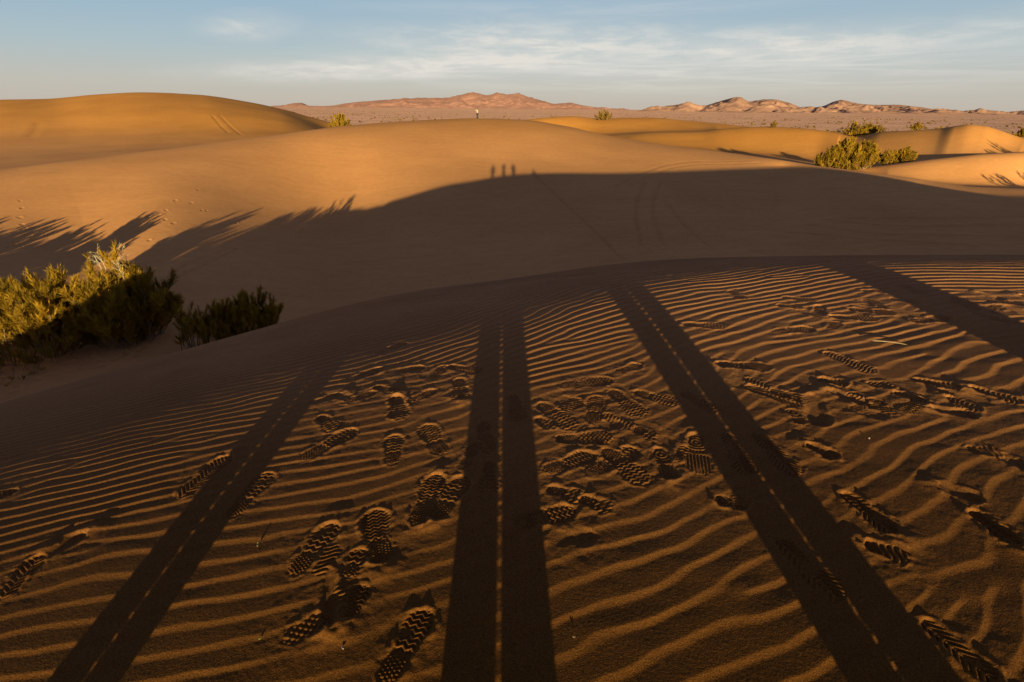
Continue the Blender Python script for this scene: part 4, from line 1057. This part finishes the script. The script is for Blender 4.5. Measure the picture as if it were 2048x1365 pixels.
box_mesh('viewfinder_hump', .05, .045, .03, (0, -.078, .048), M_BLACK, cam_root)
box_mesh('grip', .028, .03, .08, (.055, -.045, -.005), M_BLACK, cam_root, .008)
Lp = np.array([[0, -.055, 0], [0, -.035, 0], [0, -.0340, 0], [0, -.012, 0], [0, -.004, 0.]])
lv, lf = tube_arrays([(Lp, np.array([.034, .034, .037, .037, .036]))], 28)
mesh_np('lens_barrel', lv, lf, 4, M_BLACK, cam_root)
bm = bmesh.new(); bmesh.ops.create_circle(bm, cap_ends=True, radius=.0345, segments=28)
bmesh.ops.rotate(bm, verts=bm.verts, matrix=Matrix.Rotation(R(90), 3, 'X')); bmesh.ops.translate(bm, verts=bm.verts, vec=(0, -.010, 0))
me = bpy.data.meshes.new('front_glass'); bm.to_mesh(me); bm.free(); me.materials.append(M_GLASS)
o = bpy.data.objects.new('front_glass', me); COL.objects.link(o); o.parent = cam_root

# squatting companion in a long dark coat, further right
def squatter():
    x0, y0 = 3.68, -.55
    root = person('person squatting in a long dark coat right of the standing three', at_ground(x0, y0), 0,
        dict(pelvis=(0, -.10, .26), chest=(0, .02, .56), neck=(0, .08, .76), head=(0, .12, .885), shl=(.185, .04, .68), shr=(-.185, .04, .68), hair=(.8, 0, 0),
             anl=(.12, .0, .09), anr=(-.12, .0, .09), knl=(.17, .30, .50), knr=(-.17, .30, .50), td=(0, 1, 0),
             ell=(.24, .25, .50), elr=(-.24, .25, .50), wrl=(.10, .40, .56), wrr=(-.10, .40, .56), hdl=(-.4, .5, .1), hdr=(.4, .5, .1), thl=(-.3, 0, 1), thr=(.3, 0, 1),
             legw=(.085, .07, .06)), M_COAT, M_JEAN)
    a, b = 40, 16
    A, B = np.meshgrid(np.linspace(0, 2*np.pi, a, endpoint=False), np.linspace(0, 1, b), indexing='ij')
    z = .015+.66*B
    rx = np.interp(B, [0, .3, .7, .92, 1], [.29, .285, .265, .21, .09]); ry = np.interp(B, [0, .3, .7, .92, 1], [.33, .32, .25, .17, .08])
    fold = 1+.035*np.sin(A*11+2*B)*(1-B)
    cy = np.interp(B, [0, .6, 1], [.08, .10, .07])
    V = np.stack([rx*np.cos(A)*fold, cy+ry*np.sin(A)*fold, z], -1).reshape(-1, 3)
    idx = np.arange(a*b).reshape(a, b); nx_ = np.roll(idx, -1, 0)
    F = np.stack([idx[:, :-1], nx_[:, :-1], nx_[:, 1:], idx[:, 1:]], -1).reshape(-1, 4)
    o = mesh_np('coat', V, F, 4, M_COAT, root); md = o.modifiers.new('thick', 'SOLIDIFY'); md.thickness = .01
squatter()
fp = at_ground(*FAR_PERSON)
person('tiny figure in a pale top and dark trousers standing on the middle dune crest', fp, 2.6,
       standing((.10, .0), (-.10, .02), (.10, .02), (-.10, .02), 'up', .5), M_WHITE_T, M_JEAN)

# ------------------------------------------------------------------ light, sky, camera
AZ = .018; EL = math.atan(.0945)
d_sun = Vector((-AZ, 1, -math.tan(EL))).normalized()     # direction the light travels
sun = bpy.data.lights.new('sun', 'SUN'); sun.energy = SUN_E; sun.angle = R(.45); sun.color = SUN_C
so = bpy.data.objects.new('sun', sun); COL.objects.link(so)
so.rotation_euler = d_sun.to_track_quat('-Z', 'Y').to_euler(); so.location = (0, -30, 20)

w = bpy.data.worlds.new('World'); SC.world = w; w.use_nodes = True
nt = w.node_tree; nt.nodes.clear(); L = nt.links.new
out = N(nt, 'ShaderNodeOutputWorld'); bg = N(nt, 'ShaderNodeBackground'); L(bg.outputs[0], out.inputs[0])
sky = N(nt, 'ShaderNodeTexSky', sky_type='NISHITA'); sky.sun_disc = False
sky.sun_elevation = EL; sky.sun_rotation = math.pi-AZ
sky.altitude = 900; sky.air_density = 1.0; sky.dust_density = SKY_DUST; sky.ozone_density = 1.2
tc = N(nt, 'ShaderNodeTexCoord'); sp = N(nt, 'ShaderNodeSeparateXYZ'); L(tc.outputs['Generated'], sp.inputs[0])
def M_(op, a, b=None, c=None, clamp=False):
    n = N(nt, 'ShaderNodeMath', operation=op); n.use_clamp = clamp
    for i, v in enumerate((a, b, c)):
        if v is None: continue
        if isinstance(v, (int, float)): n.inputs[i].default_value = v
        else: L(v, n.inputs[i])
    return n.outputs[0]
def MR(v, a, b, c=0., d=1., sm=True):
    n = N(nt, 'ShaderNodeMapRange', interpolation_type='SMOOTHSTEP' if sm else 'LINEAR')
    n.inputs[1].default_value = a; n.inputs[2].default_value = b; n.inputs[3].default_value = c; n.inputs[4].default_value = d
    L(v, n.inputs[0]); return n.outputs[0]
def MIXC(f, a, b, mode='MIX'):
    n = N(nt, 'ShaderNodeMix', data_type='RGBA', blend_type=mode)
    for k, v in (('Factor', f), ('A', a), ('B', b)):
        if isinstance(v, (int, float)): n.inputs[k].default_value = v
        elif isinstance(v, tuple): n.inputs[k].default_value = (*v, 1)
        else: L(v, n.inputs[k])
    return n.outputs['Result']
el = sp.outputs['Z']
# evening haze tints: the air glows towards the horizon and deepens overhead
g = N(nt, 'ShaderNodeVectorMath', operation='SCALE'); L(sky.outputs[0], g.inputs[0]); g.inputs['Scale'].default_value = SKY_S
base = g.outputs[0]
ramp = N(nt, 'ShaderNodeValToRGB'); ramp.color_ramp.interpolation = 'LINEAR'
E_ = ramp.color_ramp.elements
for i, (p_, c_) in enumerate(SKY_RAMP):
    e = E_[i] if i < 2 else E_.new(p_)
    e.position = p_; e.color = (*c_, 1)
L(M_('MULTIPLY', el, 1.0), ramp.inputs[0])
# clouds on a level sheet: bearing across, height along, stretched sideways
hor = M_('POWER', M_('ADD', M_('MULTIPLY', sp.outputs['X'], sp.outputs['X']), M_('MULTIPLY', sp.outputs['Y'], sp.outputs['Y'])), .5)
az = M_('ARCTAN2', sp.outputs['X'], sp.outputs['Y'])
tanel = M_('DIVIDE', el, M_('MAXIMUM', hor, .05))
haze = MIXC(SKY_MIX, base, ramp.outputs[0])
haze = MIXC(M_('MULTIPLY', MR(az, -.1, -.9), MR(el, .02, .14)), haze, MIXC(1.0, haze, (.91, .98, 1.03), 'MULTIPLY'))
def cvec(sx, sz, ox=0., oz=0.):
    n = N(nt, 'ShaderNodeCombineXYZ'); L(M_('MULTIPLY_ADD', az, sx, ox), n.inputs[0]); L(M_('MULTIPLY_ADD', tanel, sz, oz), n.inputs[1]); return n.outputs[0]
def noise(v, det, rough=.55, dist=0.):
    n = N(nt, 'ShaderNodeTexNoise'); n.inputs['Scale'].default_value = 1; n.inputs['Detail'].default_value = det; n.inputs['Roughness'].default_value = rough
    n.inputs['Distortion'].default_value = dist; L(v, n.inputs['Vector']); return n.outputs['Fac']
def blob(a0, e0, ra, re, slope=0.):
    dx = M_('DIVIDE', M_('SUBTRACT', az, a0), ra)
    dy = M_('DIVIDE', M_('SUBTRACT', M_('SUBTRACT', tanel, e0), M_('MULTIPLY', M_('SUBTRACT', az, a0), slope)), re)
    r = M_('POWER', M_('ADD', M_('MULTIPLY', dx, dx), M_('MULTIPLY', dy, dy)), .5)
    return MR(r, 0., 1., 1., 0.)
puffs = noise(cvec(11, 52, 3.1, .7), 9, .64, .3)
wisps = noise(cvec(5, 95, 8.3, 2.2), 7, .6, .9)
tot = None
for (a0, e0, ra, re, sl, st, kind) in CLOUDS:
    b_ = M_('MULTIPLY', blob(a0, e0, ra, re, sl), st)
    nz = MR(puffs if kind == 'p' else wisps, .38, .66)
    f = M_('MULTIPLY', b_, M_('MULTIPLY_ADD', nz, .66, .34))
    tot = f if tot is None else M_('ADD', tot, f)
cl = MIXC(M_('MINIMUM', tot, 1.0), haze, CLOUD_COL)
L(cl, bg.inputs['Color']); bg.inputs['Strength'].default_value = 1.0

cam = bpy.data.cameras.new('view'); co = bpy.data.objects.new('view', cam); COL.objects.link(co)
cam.sensor_width = 36; cam.lens = 18.0; cam.clip_start = .01; cam.clip_end = 120000
mw = Matrix.Rotation(R(90-24.4), 4, 'X') @ Matrix.Rotation(R(.5), 4, 'Z')
co.matrix_world = Matrix.Translation((0, 0, 1.6)) @ mw
SC.camera = co
SC.render.resolution_x = 1024; SC.render.resolution_y = 682
SC.view_settings.view_transform = 'Standard'; SC.view_settings.look = 'None'
SC.view_settings.exposure = 0; SC.view_settings.gamma = 1
SC.cycles.max_bounces = 6; SC.cycles.diffuse_bounces = 3; SC.cycles.transmission_bounces = 4
SC.cycles.use_denoising = True
